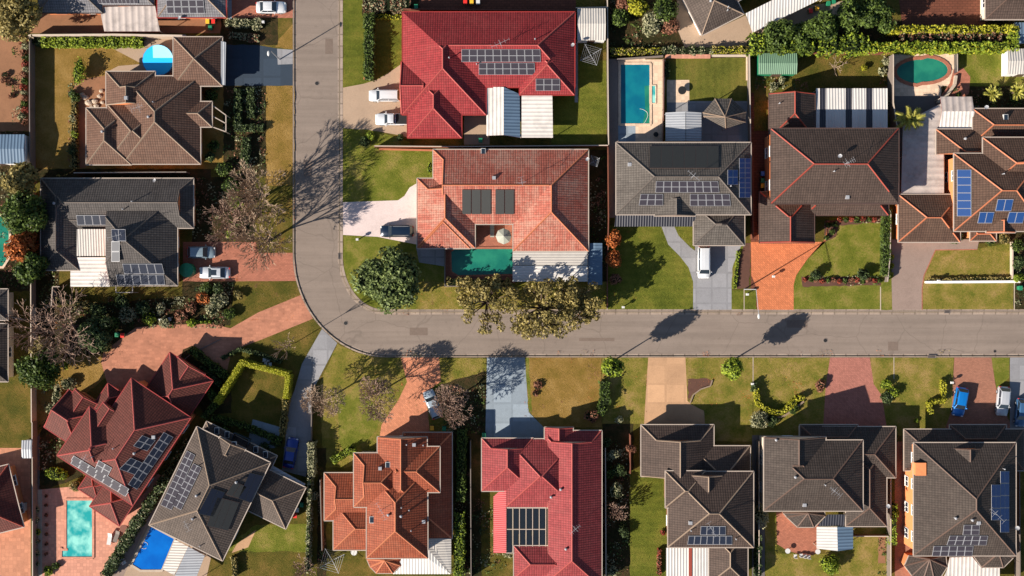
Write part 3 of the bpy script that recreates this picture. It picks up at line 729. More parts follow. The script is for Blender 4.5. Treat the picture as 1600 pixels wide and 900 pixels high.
        for i in range(nx):
            for j in range(ny):
                if (i, j) in skip: continue
                mb = MB(); u0, u1, v0, v1 = i/nx, (i+1)/nx, j/ny, (j+1)/ny
                P = [bil(u0, v0), bil(u1, v0), bil(u1, v1), bil(u0, v1)]; m = sum(P, Vector())/4
                P = [p+(m-p).normalized()*gap for p in P]
                if (P[1]-P[0]).cross(P[3]-P[0]).dot(nrm) < 0: P = P[::-1]
                T = [p+nrm*.02 for p in P]; Bt = [p-nrm*.03 for p in P]
                mb.face(T, 1); mb.face(Bt[::-1], 1)
                for k in range(4): mb.face([Bt[k], Bt[(k+1) % 4], T[(k+1) % 4], T[k]], 1)
                def ins(Q, fr): 
                    mm = sum(Q, Vector())/4; mb.face([mm+(p-mm)*(1-fr/max((p-mm).length, .1)) + nrm*.008 for p in Q], 0)
                if split:
                    la = (T[0]-T[1]).length; lb = (T[1]-T[2]).length
                    if la > lb: M1, M2 = (T[0]+T[1])/2, (T[2]+T[3])/2; ins([T[0], M1, M2, T[3]], .06); ins([M1, T[1], T[2], M2], .06)
                    else: M1, M2 = (T[1]+T[2])/2, (T[3]+T[0])/2; ins([T[0], T[1], M1, M2], .06); ins([M2, M1, T[2], T[3]], .06)
                else: ins(T, .075)
                s.local(mb, 'solar_panel', [mat, frame], s.root)
    def sheet(s, name, pts, mat, thick=.06, edge=None, label=None, run='x', fasc=None):
        """metal roof sheet: pts (px, py, z); ribs run along x or y of the picture"""
        P = [up(*p) for p in pts]; mb = MB()
        uv = [((p.y if run == 'x' else p.x)+100, (p.x if run == 'x' else p.y)) for p in P]
        if (P[1]-P[0]).cross(P[2]-P[0]).z < 0: P = P[::-1]; uv = uv[::-1]
        mb.face(P, 0, uv); Q = [p-Vector((0, 0, thick)) for p in P]; mb.face(Q[::-1], 0)
        for i in range(len(P)):
            a, b = P[i], P[(i+1) % len(P)]; mb.face([Q[i], Q[(i+1) % len(P)], b, a], 1)
        fz = Vector((0, 0, .03))
        o = s.local(mb, name, [mat, edge or mat], s.root, label); return o
    def posts(s, pts, h, r=.06, mat='gutter_w'):
        for p in pts:
            g = up(p[0], p[1], h); mb = MB(); mb.tube((g.x, g.y, 0), (g.x, g.y, h-.05), r, n=6); s.local(mb, 'post', mat)
    def vent(s, px, py, kind='whirly'):
        p = s.hit(px, py); mb = MB()
        if kind == 'whirly':
            mb.tube(p-Vector((0, 0, .1)), p+Vector((0, 0, .3)), .14, n=10)
            mb.blob(p+Vector((0, 0, .42)), (.22, .22, .17), seg=12, rings=6, jit=0); s.local(mb, 'roof_vent', 'alu')
        elif kind == 'pipe':
            mb.tube(p-Vector((0, 0, .1)), p+Vector((0, 0, .7)), .07, n=8); mb.tube(p+Vector((0, 0, .7)), p+Vector((0, 0, .8)), .12, .02, n=8); s.local(mb, 'vent_pipe', 'alu')
        elif kind == 'sky':
            mb.box((p.x-.35, p.y-.5, p.z-.2), (p.x+.35, p.y+.5, p.z+.16), 0); mb.box((p.x-.28, p.y-.43, p.z+.16), (p.x+.28, p.y+.43, p.z+.18), 1); s.local(mb, 'skylight', ['white', 'glass'])
        elif kind == 'box':
            mb.box((p.x-.3, p.y-.3, p.z-.2), (p.x+.3, p.y+.3, p.z+.22), 0, .05); s.local(mb, 'roof_vent', 'alu')
    def dish(s, px, py, z=None):
        p = s.hit(px, py) if z is None else up(px, py, z); mb = MB(); mb.tube(p-Vector((0, 0, .2)), p+Vector((0, 0, .5)), .03)
        c = p+Vector((0, 0, .6)); ax = Vector((-.5, .3, .8)).normalized(); a = ax.orthogonal().normalized(); b = ax.cross(a); prev = None
        vv = [tuple(c)]; fs = []
        for j in (1, 2, 3):
            for i in range(12):
                t = 2*math.pi*i/12; r = .32*j/3; q = c+(a*math.cos(t)+b*math.sin(t))*r+ax*(.12*(j/3)**2); vv.append(tuple(q))
        for i in range(12): fs.append((0, 1+i, 1+(i+1) % 12))
        for j in (0, 1):
            for i in range(12): fs.append((1+j*12+i, 13+j*12+i, 13+j*12+(i+1) % 12, 1+j*12+(i+1) % 12))
        mb.grid_faces(vv, fs); mb.tube(c, c+ax*.45, .02); s.local(mb, 'satellite_dish', 'alu')
    def antenna(s, px, py, ang=0, L=2.6, h=2.2, n=6):
        rr = random.Random(int(px*7+py)); L *= rr.uniform(.6, 1.0); n = rr.choice((4, 5, 6)); h *= rr.uniform(.7, 1.1)
        p = s.hit(px, py); mb = MB(); t = p+Vector((0, 0, h)); mb.tube(p-Vector((0, 0, .1)), t, .03, n=5)
        d = Vector((math.cos(R(ang)), math.sin(R(ang)), 0)); q = Vector((-d.y, d.x, 0))
        mb.tube(t-d*L/2, t+d*L/2, .024, n=4)
        for i in range(n):
            c = t+d*(L*(i/(n-1)-.5)); w_ = rr.uniform(.35, .62)-.04*i; mb.tube(c-q*w_, c+q*w_, .016, n=4)
        mb.tube(p+Vector((0, 0, h*.6))-q*.7, p+Vector((0, 0, h*.6))+q*.7, .02, n=4)
        s.local(mb, 'antenna', 'alu')
    def chimney(s, px, py, w_=.9, d=.9, h=1.0, mat='wall_brick'):
        p = s.hit(px, py); mb = MB(); mb.box((p.x-w_/2, p.y-d/2, p.z-1), (p.x+w_/2, p.y+d/2, p.z+h), 0); mb.box((p.x-w_/2-.06, p.y-d/2-.06, p.z+h), (p.x+w_/2+.06, p.y+d/2+.06, p.z+h+.1), 1); s.local(mb, 'chimney', [mat, mat])
    def facet(s, pts, apex, h, ha, name='bay_roof', wall=True):
        P = [up(x, y, h) for x, y in pts]; A = up(apex[0], apex[1], ha); mb = MB(); cp = MB(); wl = MB()
        for i in range(len(P)):
            a, b = P[i], P[(i+1) % len(P)]; ev = (b-a); L = ev.length; ev.normalize(); m = (a+b)/2; sl = (A-m)
            uv = [(0, 0), (L, 0), (L/2, sl.length)]
            f = [a, b, A]
            if (b-a).cross(A-a).z < 0: f = [b, a, A]; uv = [(L, 0), (0, 0), (L/2, sl.length)]
            mb.face(f, 0, uv); n = Vector((-(A-a).y, (A-a).x, 0)).normalized()*.13; e = Vector((0, 0, .1))
            cp.face([a-n, A-n, A+e, a+e]); cp.face([a+e, A+e, A+n, a+n])
        mb.face([p-Vector((0, 0, .02)) for p in P], 1); r = s.local(mb, name, [s.tile, s.wall]); s.local(cp, 'ridge_cap', s.ridge, r)
        if wall:
            c = sum(P, Vector())/len(P); q = [(c+(p-c)*.86) for p in P]; wl.prism([(p.x, p.y) for p in q], -.05, h-.04); s.local(wl, 'bay_wall', s.wall)
        g = MB()
        for i in range(len(P)): g.obox(P[i], P[(i+1) % len(P)], .12, h-.1, h+.02)
        s.local(g, 'gutter', s.gut, r)
def _win():
    f = MB(); w_, h_, t = .8, .6, .06
    for a, b in (((-w_, -h_), (w_, -h_+.08)), ((-w_, h_-.08), (w_, h_)), ((-w_, -h_), (-w_+.08, h_)), ((w_-.08, -h_), (w_, h_)), ((-.04, -h_), (.04, h_))):
        f.box((0, a[0], a[1]), (t+.001*abs(a[0]), b[0], b[1]))
    f.box((0, -w_-.05, -h_-.08), (.12, w_+.05, -h_))
    g = MB(); g.box((0, -w_+.08, -h_+.08), (.03, w_-.08, h_-.08))
    a = f.build('window', M['win_frame']); b = g.build('pane', M['glass']); r = (a.data, b.data)
    bpy.data.objects.remove(a); bpy.data.objects.remove(b); return r
WIN = _win()
# ---- H1 brown house, top left
H = House('brick_house', 'brown tiled house with many hips beside the round blue above-ground pool', 'house', 't_brown', 'r_cream', 'gutter_w', 'wall_brick')
H.rect(192, 119, 313, 256); H.rect(135, 169, 205, 257); H.rect(167, 162, 262, 254); H.rect(166, 112, 242, 164, d1=0, ax='y')
H.rect(270, 159, 331, 198); H.rect(271, 58, 347, 134); H.finish()
H.vent(197, 153, 'box'); H.vent(233, 183); H.vent(161, 206); H.antenna(222, 172, 20); H.vent(241, 160, 'pipe')
mb = MB()
for a, b in (((331, 164), (353, 180)), ((331, 198), (353, 206)), ((353, 180), (353, 206)), ((331, 181), (353, 193))):
    mb.obox(up(*a, 2.6), up(*b, 2.6), .14, 2.5, 2.65)
H.local(mb, 'pergola_beam', 'gutter_w'); H.posts([(353, 180), (353, 206)], 2.6)
H.sheet('carport_roof', [(345, 64, 2.9), (353, 66, 2.9), (352, 133, 2.9), (345, 132, 2.9)], 'm_grey', label='pale strip of metal roof beside the garage', run='y')
# ---- H2 charcoal house, left
H = House('courtyard_house', 'charcoal tiled house with courtyard patio roofs, left of two parked silver cars', 'house', 't_grey', 'r_grey', 'gutter_w', 'wall_brick')
H.rect(66, 279, 302, 356, d1=18); H.rect(64, 279, 124, 422); H.rect(137, 305, 277, 446, clip=(172, 310, 277, 446)); H.rect(172, 320, 244, 428)
H.rect(88, 330, 200, 358, d0=0, d1=0, ax='x'); H.finish()
H.pv([(119, 336), (167, 336), (170, 352), (121, 352)], 4, 1, 'pv_dark'); H.pv([(174, 358), (196, 358), (197, 377), (175, 377)], 2, 1, 'pv_dark'); H.pv([(174, 377), (187, 377), (187, 409), (174, 409)], 1, 2, 'pv_dark')
H.pv([(191, 412), (253, 412), (257, 428), (194, 428)], 5, 1, 'pv_dark'); H.pv([(181, 429), (256, 429), (258, 445), (184, 445)], 6, 1, 'pv_dark')
H.sheet('patio_roof', [(120, 358, 3.4), (167, 358, 3.4), (167, 400, 3.0), (120, 400, 3.0)], 'm_tan', run='y', edge='gutter_w', label='pale ribbed courtyard roof')
H.sheet('patio_roof', [(110, 402, 2.95), (171, 402, 2.95), (171, 448, 2.6), (110, 448, 2.6)], 'm_white', run='x', edge='gutter_w', label='white ribbed patio roof at the back edge'); H.posts([(112, 446), (169, 446)], 2.6)
H.vent(86, 318); H.vent(208, 315, 'pipe'); H.vent(194, 327, 'pipe'); H.dish(244, 283); H.antenna(186, 370, 15)
mb = MB()
for a, b in (((181, 447), (207, 447)), ((181, 457), (207, 457)), ((181, 447), (181, 457)), ((207, 447), (207, 457))): mb.obox(up(*a, 2.5), up(*b, 2.5), .12, 2.4, 2.5)
H.local(mb, 'pergola_beam', 'gutter_w'); H.posts([(181, 457), (207, 457)], 2.5)
# ---- H3 bright red house
H = House('red_roof_house', 'bright crimson tiled house with white patio roofs, beside the parked white ute', 'house', 't_crimson', 'r_crim', 'gutter_r', 'wall_brick')
H.rect(629, 19, 898, 136); H.rect(629, 19, 759, 179); H.rect(637, 110, 721, 215); H.rect(627, 97, 700, 178, d0=0, ax='x'); H.rect(812, 60, 897, 148); H.finish()
H.pv([(721, 77), (844, 77), (845, 97), (721, 97)], 10, 1, 'pv', True); H.pv([(748, 98), (835, 98), (836, 117), (748, 117)], 7, 1, 'pv', True); H.pv([(837, 123), (875, 123), (875, 142), (837, 142)], 3, 1, 'pv', True)
H.sheet('patio_roof', [(760, 136, 2.7), (787, 136, 3.0), (787, 211, 3.0), (760, 212, 2.6)], 'm_white', run='y', edge='gutter_r'); H.sheet('patio_roof', [(787, 136, 3.0), (812, 147, 2.55), (813, 215, 2.55), (787, 211, 3.0)], 'm_blue', run='x', edge='gutter_r')  # right slope of the same white roof, its shade coloured in as blue-grey
H.sheet('patio_roof', [(815, 148, 2.8), (863, 148, 2.8), (864, 215, 2.5), (815, 215, 2.5)], 'm_white', run='x', edge='gutter_r'); H.posts([(762, 211), (862, 213), (814, 213)], 2.5)
H.vent(702, 91, 'pipe'); H.vent(836, 62, 'pipe'); H.antenna(782, 71, 25, 3.0); H.dish(895, 72); H.vent(745, 101, 'pipe')
# ---- H4 salmon house
H = House('terracotta_house', 'faded salmon terracotta house with black pool heating mats, wrapped around a green pool', 'house', 't_salmon', 'r_orange', 'gutter_w', 'wall_cream')
H.rect(677, 234, 918, 350, d0=16); H.rect(802, 234, 919, 392); H.rect(652, 279, 742, 387, d0=17); H.rect(654, 300, 734, 388); H.finish()
for x0, x1 in ((722, 736), (737, 751), (752, 767), (774, 788), (789, 803)): H.pv([(x0, 296), (x1, 296), (x1, 335), (x0, 335)], 1, 1, 'pv_mat', frame='gutter_d')
H.sheet('patio_roof', [(801, 392, 2.75), (918, 392, 2.75), (918, 414, 2.6), (801, 414, 2.6)], 'm_tan', run='x', edge='gutter_w', label='pale green-grey strip of patio roof'); H.sheet('patio_roof', [(801, 415, 2.55), (918, 415, 2.55), (918, 440, 2.4), (801, 440, 2.4)], 'm_whiteplain', run='x', edge='gutter_w'); H.posts([(803, 439), (916, 439), (860, 439)], 2.4)
H.vent(755, 237, 'sky'); H.vent(772, 278, 'box'); H.antenna(815, 286, 100, 2.2); H.dish(918, 250)
# ---- H5 warm grey house
H = House('two_storey_house', 'warm grey tiled two-storey house behind the white van, solar panels on its roof', 'house', 't_warmgrey', 'r_grey', 'gutter_w', 'wall_brown')
H.rect(963, 223, 1173, 335, 5.3); H.rect(1023, 285, 1086, 337, 5.3, d1=0, ax='y'); H.rect(1084, 320, 1163, 383, 3.0, ax='y'); H.finish()
H.sheet('veranda_roof', [(962, 336, 3.3), (1088, 336, 3.3), (1084, 354, 2.8), (960, 354, 2.8)], 'm_dark', run='y', edge='gutter_d')
H.pv([(1025, 283), (1122, 283), (1124, 301), (1024, 301)], 8, 1, 'pv', True); H.pv([(1001, 303), (1036, 303), (1036, 321), (998, 321)], 3, 1, 'pv', True); H.pv([(1078, 303), (1140, 303), (1142, 322), (1078, 322)], 5, 1, 'pv', True)
H.pv([(1155, 247), (1173, 247), (1173, 309), (1155, 309)], 2, 4, 'pv_blue', True); H.pv([(1137, 265), (1153, 265), (1153, 289), (1137, 289)], 2, 1, 'pv_blue', True)
for i in range(6): H.pv([(1015+i*18, 228), (1033+i*18, 228), (1033+i*18, 263), (1015+i*18, 263)], 1, 1, 'pv_mat', frame='gutter_d', gap=.01)
H.antenna(1080, 277, 140, 2.4); H.vent(984, 257, 'box'); H.vent(1141, 291, 'pipe')
# ---- H6 chocolate house with red ridges
H = House('two_storey_house', 'chocolate two-storey house outlined by bright red ridges, above the orange drive', 'house', 't_choc', 'r_red', 'gutter_d', 'wall_brick')
H.rect(1205, 201, 1404, 318, 6.3); H.rect(1187, 300, 1272, 379, 3.0, d1=0, ax='y'); H.rect(1202, 146, 1273, 216, 2.9, d0=0, ax='y'); H.rect(1258, 300, 1388, 336, 2.9); H.rect(1316, 285, 1403, 317, 6.3); H.finish()
H.dish(1311, 245); H.antenna(1320, 256, 30, 2.6); H.vent(1302, 268, 'pipe'); H.vent(1324, 308, 'box'); H.vent(1217, 162, 'pipe')
for i, (x0, x1) in enumerate(((1275, 1281), (1281, 1290), (1290, 1321.5), (1321.5, 1331), (1331, 1353.5), (1353.5, 1363), (1363, 1387))):
    H.sheet('patio_roof', [(x0+.2, 138, 2.6), (x1-.2, 138, 2.6), (x1-.2, 200, 2.9), (x0+.2, 200, 2.9)], 'm_dark' if i in (1, 3, 5) else 'm_whiteplain', run='y', edge='gutter_d', label='dark strip of the striped patio roof' if i in (1, 3, 5) else 'white strip of the striped patio roof')
H.posts([(1277, 140), (1385, 140)], 2.6)
# ---- H7 rust brown house, right edge
H = House('two_storey_house', 'rust brown two-storey house with orange side wall and blue solar panels, right edge', 'house', 't_rust', 'r_orange', 'gutter_w', 'wall_brick')
H.rect(1491, 240, 1634, 361, 5.5); H.rect(1536, 215, 1650, 300, 5.5, ax='y'); H.rect(1404, 304, 1500, 378, 3.0); H.rect(1463, 202, 1560, 278, 3.0, clip=(1463, 202, 1530, 241)); H.rect(1520, 170, 1645, 224, 3.0); H.rect(1541, 325, 1586, 363, 5.5, d1=0, ax='y'); H.rect(1516, 355, 1556, 376, 2.6, pitch=.3); H.finish()
H.pv([(1495, 265), (1518, 265), (1518, 338), (1495, 338)], 1, 6, 'pv_blue'); H.pv([(1559, 311), (1584, 311), (1580, 330), (1555, 330)], 2, 1, 'pv_blue'); H.pv([(1531, 331), (1554, 331), (1550, 349), (1527, 349)], 2, 1, 'pv_blue'); H.pv([(1577, 331), (1602, 331), (1598, 349), (1572, 349)], 2, 1, 'pv_blue')
H.vent(1507, 217); H.vent(1571, 184, 'sky'); H.vent(1566, 272, 'pipe'); H.dish(1539, 169, 3.2)
H.sheet('carport_roof', [(1411, 192, 2.6), (1474, 160, 2.6), (1474, 190, 2.6), (1476, 245, 2.6), (1475, 304, 2.9), (1408, 304, 2.9)], 'm_stripe', run='x', edge='gutter_w', label='long grey ribbed side carport roof'); H.posts([(1410, 300), (1411, 195), (1411, 245)], 2.6)
H.sheet('patio_roof', [(1469, 151, 2.8), (1519, 151, 2.8), (1522, 174, 3.2), (1472, 174, 3.2)], 'm_stripe', run='y', edge='gutter_r'); H.sheet('patio_roof', [(1472, 174, 3.2), (1523, 174, 3.2), (1519, 201, 2.7), (1467, 201, 2.7)], 'm_white', run='y', edge='gutter_r'); H.posts([(1471, 153), (1517, 153)], 2.7)
# ---- H8a maroon rotated house
H = House('corner_block_house', 'maroon tiled house set diagonally beside the turquoise pool, dark solar rows on its roof', 'house', 't_maroon', 'r_crim', 'gutter_r', 'wall_brick', (200, 690), 33.5)
H.rect(-50, -79, 61, 85, 5.2, pitch=.53); H.rect(-80, -79, 5, 12, 5.2, ax='x', pitch=.53); H.rect(-22, 60, 58, 152, 3.0, ax='y'); H.rect(-8, 104, 42, 154, 3.05, d1=0, ax='y')
H.rect(-122, -53, -60, 16, 3.0, d0=0, ax='x'); H.rect(-114, -30, -73, 23, 3.05, d1=0, ax='y'); H.rect(-66, -30, -34, 30, 5.25, d1=0, ax='y'); H.rect(-76, 10, -44, 58, 2.8, ax='y')
H.rect(6, -117, 61, -60, 2.8, ax='y'); H.rect(-24, -104, 12, -70, 2.7, pitch=.2); H.finish()
H.pv([(115, 711.5), (202, 764), (198, 770), (111, 718.5)], 7, 1, 'pv'); H.pv([(114, 717), (201, 769), (196, 776), (110, 724)], 7, 1, 'pv'); H.pv([(154, 719), (175, 731), (168, 745), (148, 733)], 2, 2, 'pv')
H.pv([(256, 675), (271, 683), (214, 765), (200, 757)], 2, 7, 'pv_dark'); H.pv([(222, 680), (243, 688), (230, 705), (208, 697)], 2, 2, 'pv_dark'); H.pv([(204, 715), (223, 723), (211, 742), (186, 733)], 2, 2, 'pv_dark')
H.vent(211, 708); H.antenna(139, 716, 60, 2.4); H.vent(240, 683, 'box'); H.vent(179, 700, 'pipe'); H.vent(146, 713, 'pipe')
# ---- H8b taupe rotated house
H = House('corner_block_house', 'taupe tiled house set diagonally beside the deep blue pool', 'house', 't_taupe', 'r_cream', 'gutter_w', 'wall_brown', (320, 770), 26)
H.rect(-56, -83, 71, 87, 5.3, pitch=.53); H.rect(-17, 50, 27, 89, 5.35, d1=0, ax='y'); H.rect(30, 5, 138, 76, 3.0); H.rect(-46, 60, 76, 101, 3.0, pitch=.25); H.finish()
H.pv([(292, 704), (305, 711), (268, 797), (251, 789)], 1, 9, 'pv', True); H.pv([(302, 724), (315, 731), (283, 797), (268, 789)], 1, 7, 'pv', True)
H.pv([(331, 762), (352, 769), (333, 808), (309, 803)], 2, 1, 'pv_dark', frame='pv_mat'); H.pv([(390, 738), (411, 743), (392, 786), (372, 779)], 2, 1, 'pv_dark', frame='pv_mat'); H.pv([(366, 752), (386, 760), (373, 779), (352, 773)], 2, 1, 'pv_mat', frame='gutter_d')
H.pv([(340, 776), (374, 785), (356, 830), (322, 822)], 3, 1, 'pv_mat', frame='gutter_d')
H.vent(308, 774); H.vent(311, 727, 'pipe'); H.vent(302, 810); H.vent(314, 852, 'pipe'); H.antenna(297, 818, 120, 2.2); H.vent(370, 753)
for x, y in ((339, 673), (355, 679), (366, 695), (400, 702), (415, 710)): H.vent(x, y, 'sky')
mb = MB()
for a, b in (((366, 676), (361, 692)), ((366, 676), (391, 687)), ((391, 687), (386, 698))): mb.obox(up(*a, 3.6), up(*b, 3.6), .1, 2.9, 3.9)
H.local(mb, 'balcony_rail', 'glass')
H.sheet('entry_roof', [(421, 733, 2.7), (425, 727, 2.7), (477, 756, 2.7), (474, 763, 2.7)], 'm_grey', run='x', edge='gutter_w')
# ---- H9 orange house
H = House('two_storey_house', 'bright orange tiled two-storey house with stepped wings and white back awning', 'house', 't_orange', 'r_orange', 'gutter_w', 'wall_cream')
H.rect(573, 733, 668, 872, 5.2); H.rect(590, 683, 667, 800, 5.2, d0=0, ax='y'); H.rect(620, 698, 687, 769, 5.2, d0=0, ax='x'); H.rect(553, 708, 640, 792, 5.2, d0=17, ax='x'); H.rect(507, 739, 600, 813, 2.9, d0=19, ax='x')
H.rect(521, 785, 610, 859, 2.9, ax='x'); H.rect(630, 676, 706, 841, 2.9); H.finish()
H.facet([(573, 874), (578, 886), (588, 896), (614, 896), (626, 884), (627, 872)], (601, 876), 2.8, 3.9)
H.sheet('patio_roof', [(628, 872, 3.0), (668, 872, 3.0), (668, 858, 3.0), (704, 897, 2.5), (614, 897, 2.5)], 'm_whiteplain', run='y', edge='gutter_w', label='white ribbed back awning'); H.sheet('patio_roof', [(668, 840, 2.9), (692, 838, 2.7), (705, 843, 2.5), (705, 897, 2.5), (668, 858, 3.0)], 'm_tan', run='x', edge='gutter_w', label='grey side slope of the back awning'); H.posts([(703, 895), (616, 895)], 2.5)
for x, y, k in ((594, 732, 'box'), (606, 727, 'sky'), (581, 812, 'sky'), (607, 804, 'whirly'), (627, 806, 'whirly'), (636, 694, 'pipe'), (647, 695, 'box'), (662, 695, 'pipe'), (628, 792, 'pipe'), (640, 796, 'pipe'), (662, 815, 'box'), (643, 828, 'pipe')): H.vent(x, y, k)
H.antenna(598, 795, 120, 3.0)
# ---- H10 pink-red house
H = House('red_roof_house', 'pinkish red tiled house with a glazed pergola courtyard, beside the blue-grey concrete drive', 'house', 't_pinkred', 'r_crim', 'gutter_w', 'wall_cream')
H.rect(845, 673, 940, 918, 2.9, d0=16, clip=(856, 673, 940, 918)); H.rect(790, 686, 900, 793, 2.9, ax='x'); H.rect(753, 685, 833, 767, 2.9, d0=14, ax='y'); H.rect(803, 853, 892, 904, 2.9, ax='x'); H.rect(851, 668, 895, 720, 2.9, d0=0, ax='y'); H.finish()
H.sheet('side_roof', [(771, 776, 2.5), (791, 758, 3.0), (791, 864, 3.0), (771, 864, 2.5)], 'm_pinkm', run='x', edge='gutter_w'); H.posts([(773, 862), (773, 780)], 2.5)
mb = MB(); gl = MB()
for i in range(7):
    x = 791+i*10.3; mb.obox(up(x, 793, 2.9), up(x, 864, 2.9), .12, 2.8, 2.95)
for y in (793, 827, 864): mb.obox(up(791, y, 2.9), up(853, y, 2.9), .12, 2.81, 2.955)
H.local(mb, 'pergola_beam', 'gutter_w')
for i in range(6):
    for y0, y1 in ((794, 826), (828, 863)):
        g = MB(); a = up(792+i*10.3, y1, 2.88); b = up(800+i*10.3, y0, 2.88); g.box((a.x, a.y, 2.85), (b.x, b.y, 2.88)); H.local(g, 'glass_panel', 'clear')
H.vent(876, 764); H.vent(861, 776); H.vent(884, 857); H.antenna(897, 822, 40, 2.6)
# ---- H11
H = House('two_storey_house', 'dark brown house in two stepped blocks, below the peach concrete drive', 'house', 't_choc', 'r_cream', 'gutter_w', 'wall_brown')
H.rect(1044, 737, 1177, 855, 5.3); H.rect(1002, 664, 1115, 744, 2.9, d0=22, d1=0, ax='y'); H.rect(1080, 697, 1172, 790, 2.9, walls=False); H.rect(1040, 736, 1102, 793, 5.3, ax='x'); H.rect(1074, 742, 1135, 800, 5.35, d0=0, ax='y')
H.rect(1108, 830, 1168, 912, 2.9); H.finish()
H.pv([(1095, 822), (1134, 822), (1134, 836), (1094, 836)], 4, 1, 'pv_dark'); H.pv([(1076, 837), (1144, 837), (1144, 851), (1074, 851)], 7, 1, 'pv_dark')
H.sheet('patio_roof', [(1041, 856, 2.9), (1076, 856, 2.9), (1076, 930, 2.9), (1041, 930, 2.9)], 'm_whiteplain', run='y', edge='gutter_w'); H.sheet('patio_roof', [(1076.5, 856, 3.0), (1081, 856, 3.0), (1081, 930, 3.0), (1076.5, 930, 3.0)], 'r_red', run='y', label='red beam between the two white patio roofs'); H.sheet('patio_roof', [(1081.5, 856, 2.9), (1107, 856, 2.9), (1107, 930, 2.9), (1081.5, 930, 2.9)], 'm_whiteplain', run='y', edge='gutter_w')
H.vent(1079, 817, 'box'); H.vent(1079, 828, 'pipe'); H.vent(1149, 841, 'pipe'); H.antenna(1108, 822, 120, 2.4)
# ---- H12
H = House('two_storey_house', 'dark two-storey house with white back awning and brick terrace, below the pink drive', 'house', 't_black', 'r_brown', 'gutter_w', 'wall_cream')
H.rect(1194, 688, 1348, 798, 5.3); H.rect(1194, 683, 1290, 765, 5.3, d0=0, ax='y'); H.rect(1285, 667, 1399, 746, 3.0, ax='x'); H.rect(1322, 700, 1385, 822, 3.0, ax='y'); H.rect(1290, 690, 1370, 760, 2.9); H.rect(1250, 664, 1340, 700, 2.9); H.finish()
H.facet([(1223, 801), (1229, 808), (1246, 824), (1272, 824), (1290, 806), (1288, 799)], (1263, 802), 2.9, 4.0)
H.sheet('patio_roof', [(1277, 822, 2.8), (1293, 804, 3.2), (1320, 804, 3.2), (1320, 822, 2.8)], 'm_dark', run='y', edge='gutter_d', label='dark translucent strip of patio roof')
H.sheet('patio_roof', [(1276, 823, 2.7), (1308, 823, 3.0), (1309, 861, 3.0), (1276, 857, 2.6)], 'm_whiteplain', run='x', edge='gutter_w', label='white slope of the back awning'); H.sheet('patio_roof', [(1308, 823, 3.0), (1333, 823, 2.6), (1333, 858, 2.6), (1309, 861, 3.0)], 'm_blue', run='x', edge='gutter_w', label='shaded slope of the white back awning, shade coloured blue-grey'); H.posts([(1278, 855), (1331, 856)], 2.6)  # right awning slope: shade on white metal painted as blue-grey
H.vent(1242, 745); H.vent(1212, 687, 'whirly'); H.vent(1257, 789, 'box'); H.vent(1288, 757, 'pipe'); H.antenna(1300, 765, 140, 2.4); H.dish(1386, 790, 3.0)
# ---- H13
H = House('two_storey_house', 'large dark brown two-storey house with tall orange side wall, bottom right corner', 'house', 't_black', 'r_brown', 'gutter_w', 'wall_brick')
H.rect(1428, 692, 1587, 868, 5.6); H.rect(1413, 671, 1600, 735, 3.0, walls=False); H.rect(1482, 700, 1538, 750, 5.65, d0=0, ax='y'); H.rect(1484, 664, 1572, 705, 2.9, walls=False); H.finish()
H.facet([(1413, 884), (1425, 900), (1440, 915), (1462, 915), (1480, 886), (1478, 868), (1420, 868)], (1453, 874), 3.0, 4.1); H.facet([(1521, 869), (1534, 887), (1568, 887), (1584, 871), (1562, 860), (1535, 856)], (1561, 864), 3.0, 4.0)
H.sheet('patio_roof', [(1484, 871, 3.1), (1519, 870, 3.1), (1533, 887, 3.0), (1562, 887, 3.0), (1562, 930, 2.7), (1462, 930, 2.7), (1480, 890, 3.0)], 'm_white', run='y', edge='gutter_w', label='white ribbed patio roof')
H.pv([(1506, 820), (1531, 820), (1530, 836), (1504, 836)], 2, 1, 'pv', True); H.pv([(1484, 837), (1544, 837), (1541, 852), (1479, 852)], 5, 1, 'pv', True); H.pv([(1459, 853), (1521, 853), (1519, 869), (1456, 869)], 5, 1, 'pv', True)
H.pv([(1549, 757), (1563, 757), (1563, 813), (1549, 813)], 1, 3, 'pv_blue', True); H.pv([(1563, 736), (1577, 736), (1577, 832), (1563, 832)], 1, 5, 'pv_blue', True)
H.vent(1492, 809); H.vent(1518, 812); H.vent(1529, 817, 'box'); H.vent(1567, 732, 'pipe'); H.antenna(1548, 800, 135, 3.0); H.dish(1587, 824, 5.4); H.chimney(1436, 732, 1.5, 1.8, .6)
# ---- houses cut by the frame
H = House('edge_house', 'slate grey roofed house with orange walls, at the top edge above the long hedge', 'house', 't_slate', 'r_grey', 'gutter_d', 'wall_brick')
H.rect(60, -90, 160, 20, 3.0); H.rect(130, -90, 240, 8, 3.0); H.finish()
H.pv([(150, -6), (215, -6), (216, 6), (154, 6)], 5, 1, 'pv', True)
H.sheet('pergola_roof', [(155, 11, 2.9), (242, 9, 2.9), (250, 49, 2.5), (163, 49, 2.5)], 'm_stripe', run='y', edge='gutter_r', label='striped weathered pergola roof with red edge'); H.posts([(165, 47), (248, 47)], 2.5)
H = House('edge_house', 'slate grey roofed house with ten solar panels, at the top edge beside the flowering hedge', 'house', 't_slate', 'r_cream', 'gutter_r', 'wall_brick')
H.rect(246, -80, 353, 27, 3.0); H.finish(); H.pv([(259, 0), (318, 0), (320, 21), (261, 21)], 5, 2, 'pv'); H.dish(283, 30, 2.8)
H = House('edge_house', 'grey-brown house turned at an angle with a white awning, top edge right of centre', 'house', 't_taupe', 'r_cream', 'gutter_w', 'wall_white', (1097, 55), -27)
H.rect(0, 0, 73, 130, 3.0); H.rect(60, 22, 250, 130, 3.0); H.finish(); H.vent(1110, 2); H.vent(1137, 12, 'pipe'); H.vent(1136, 17, 'pipe')
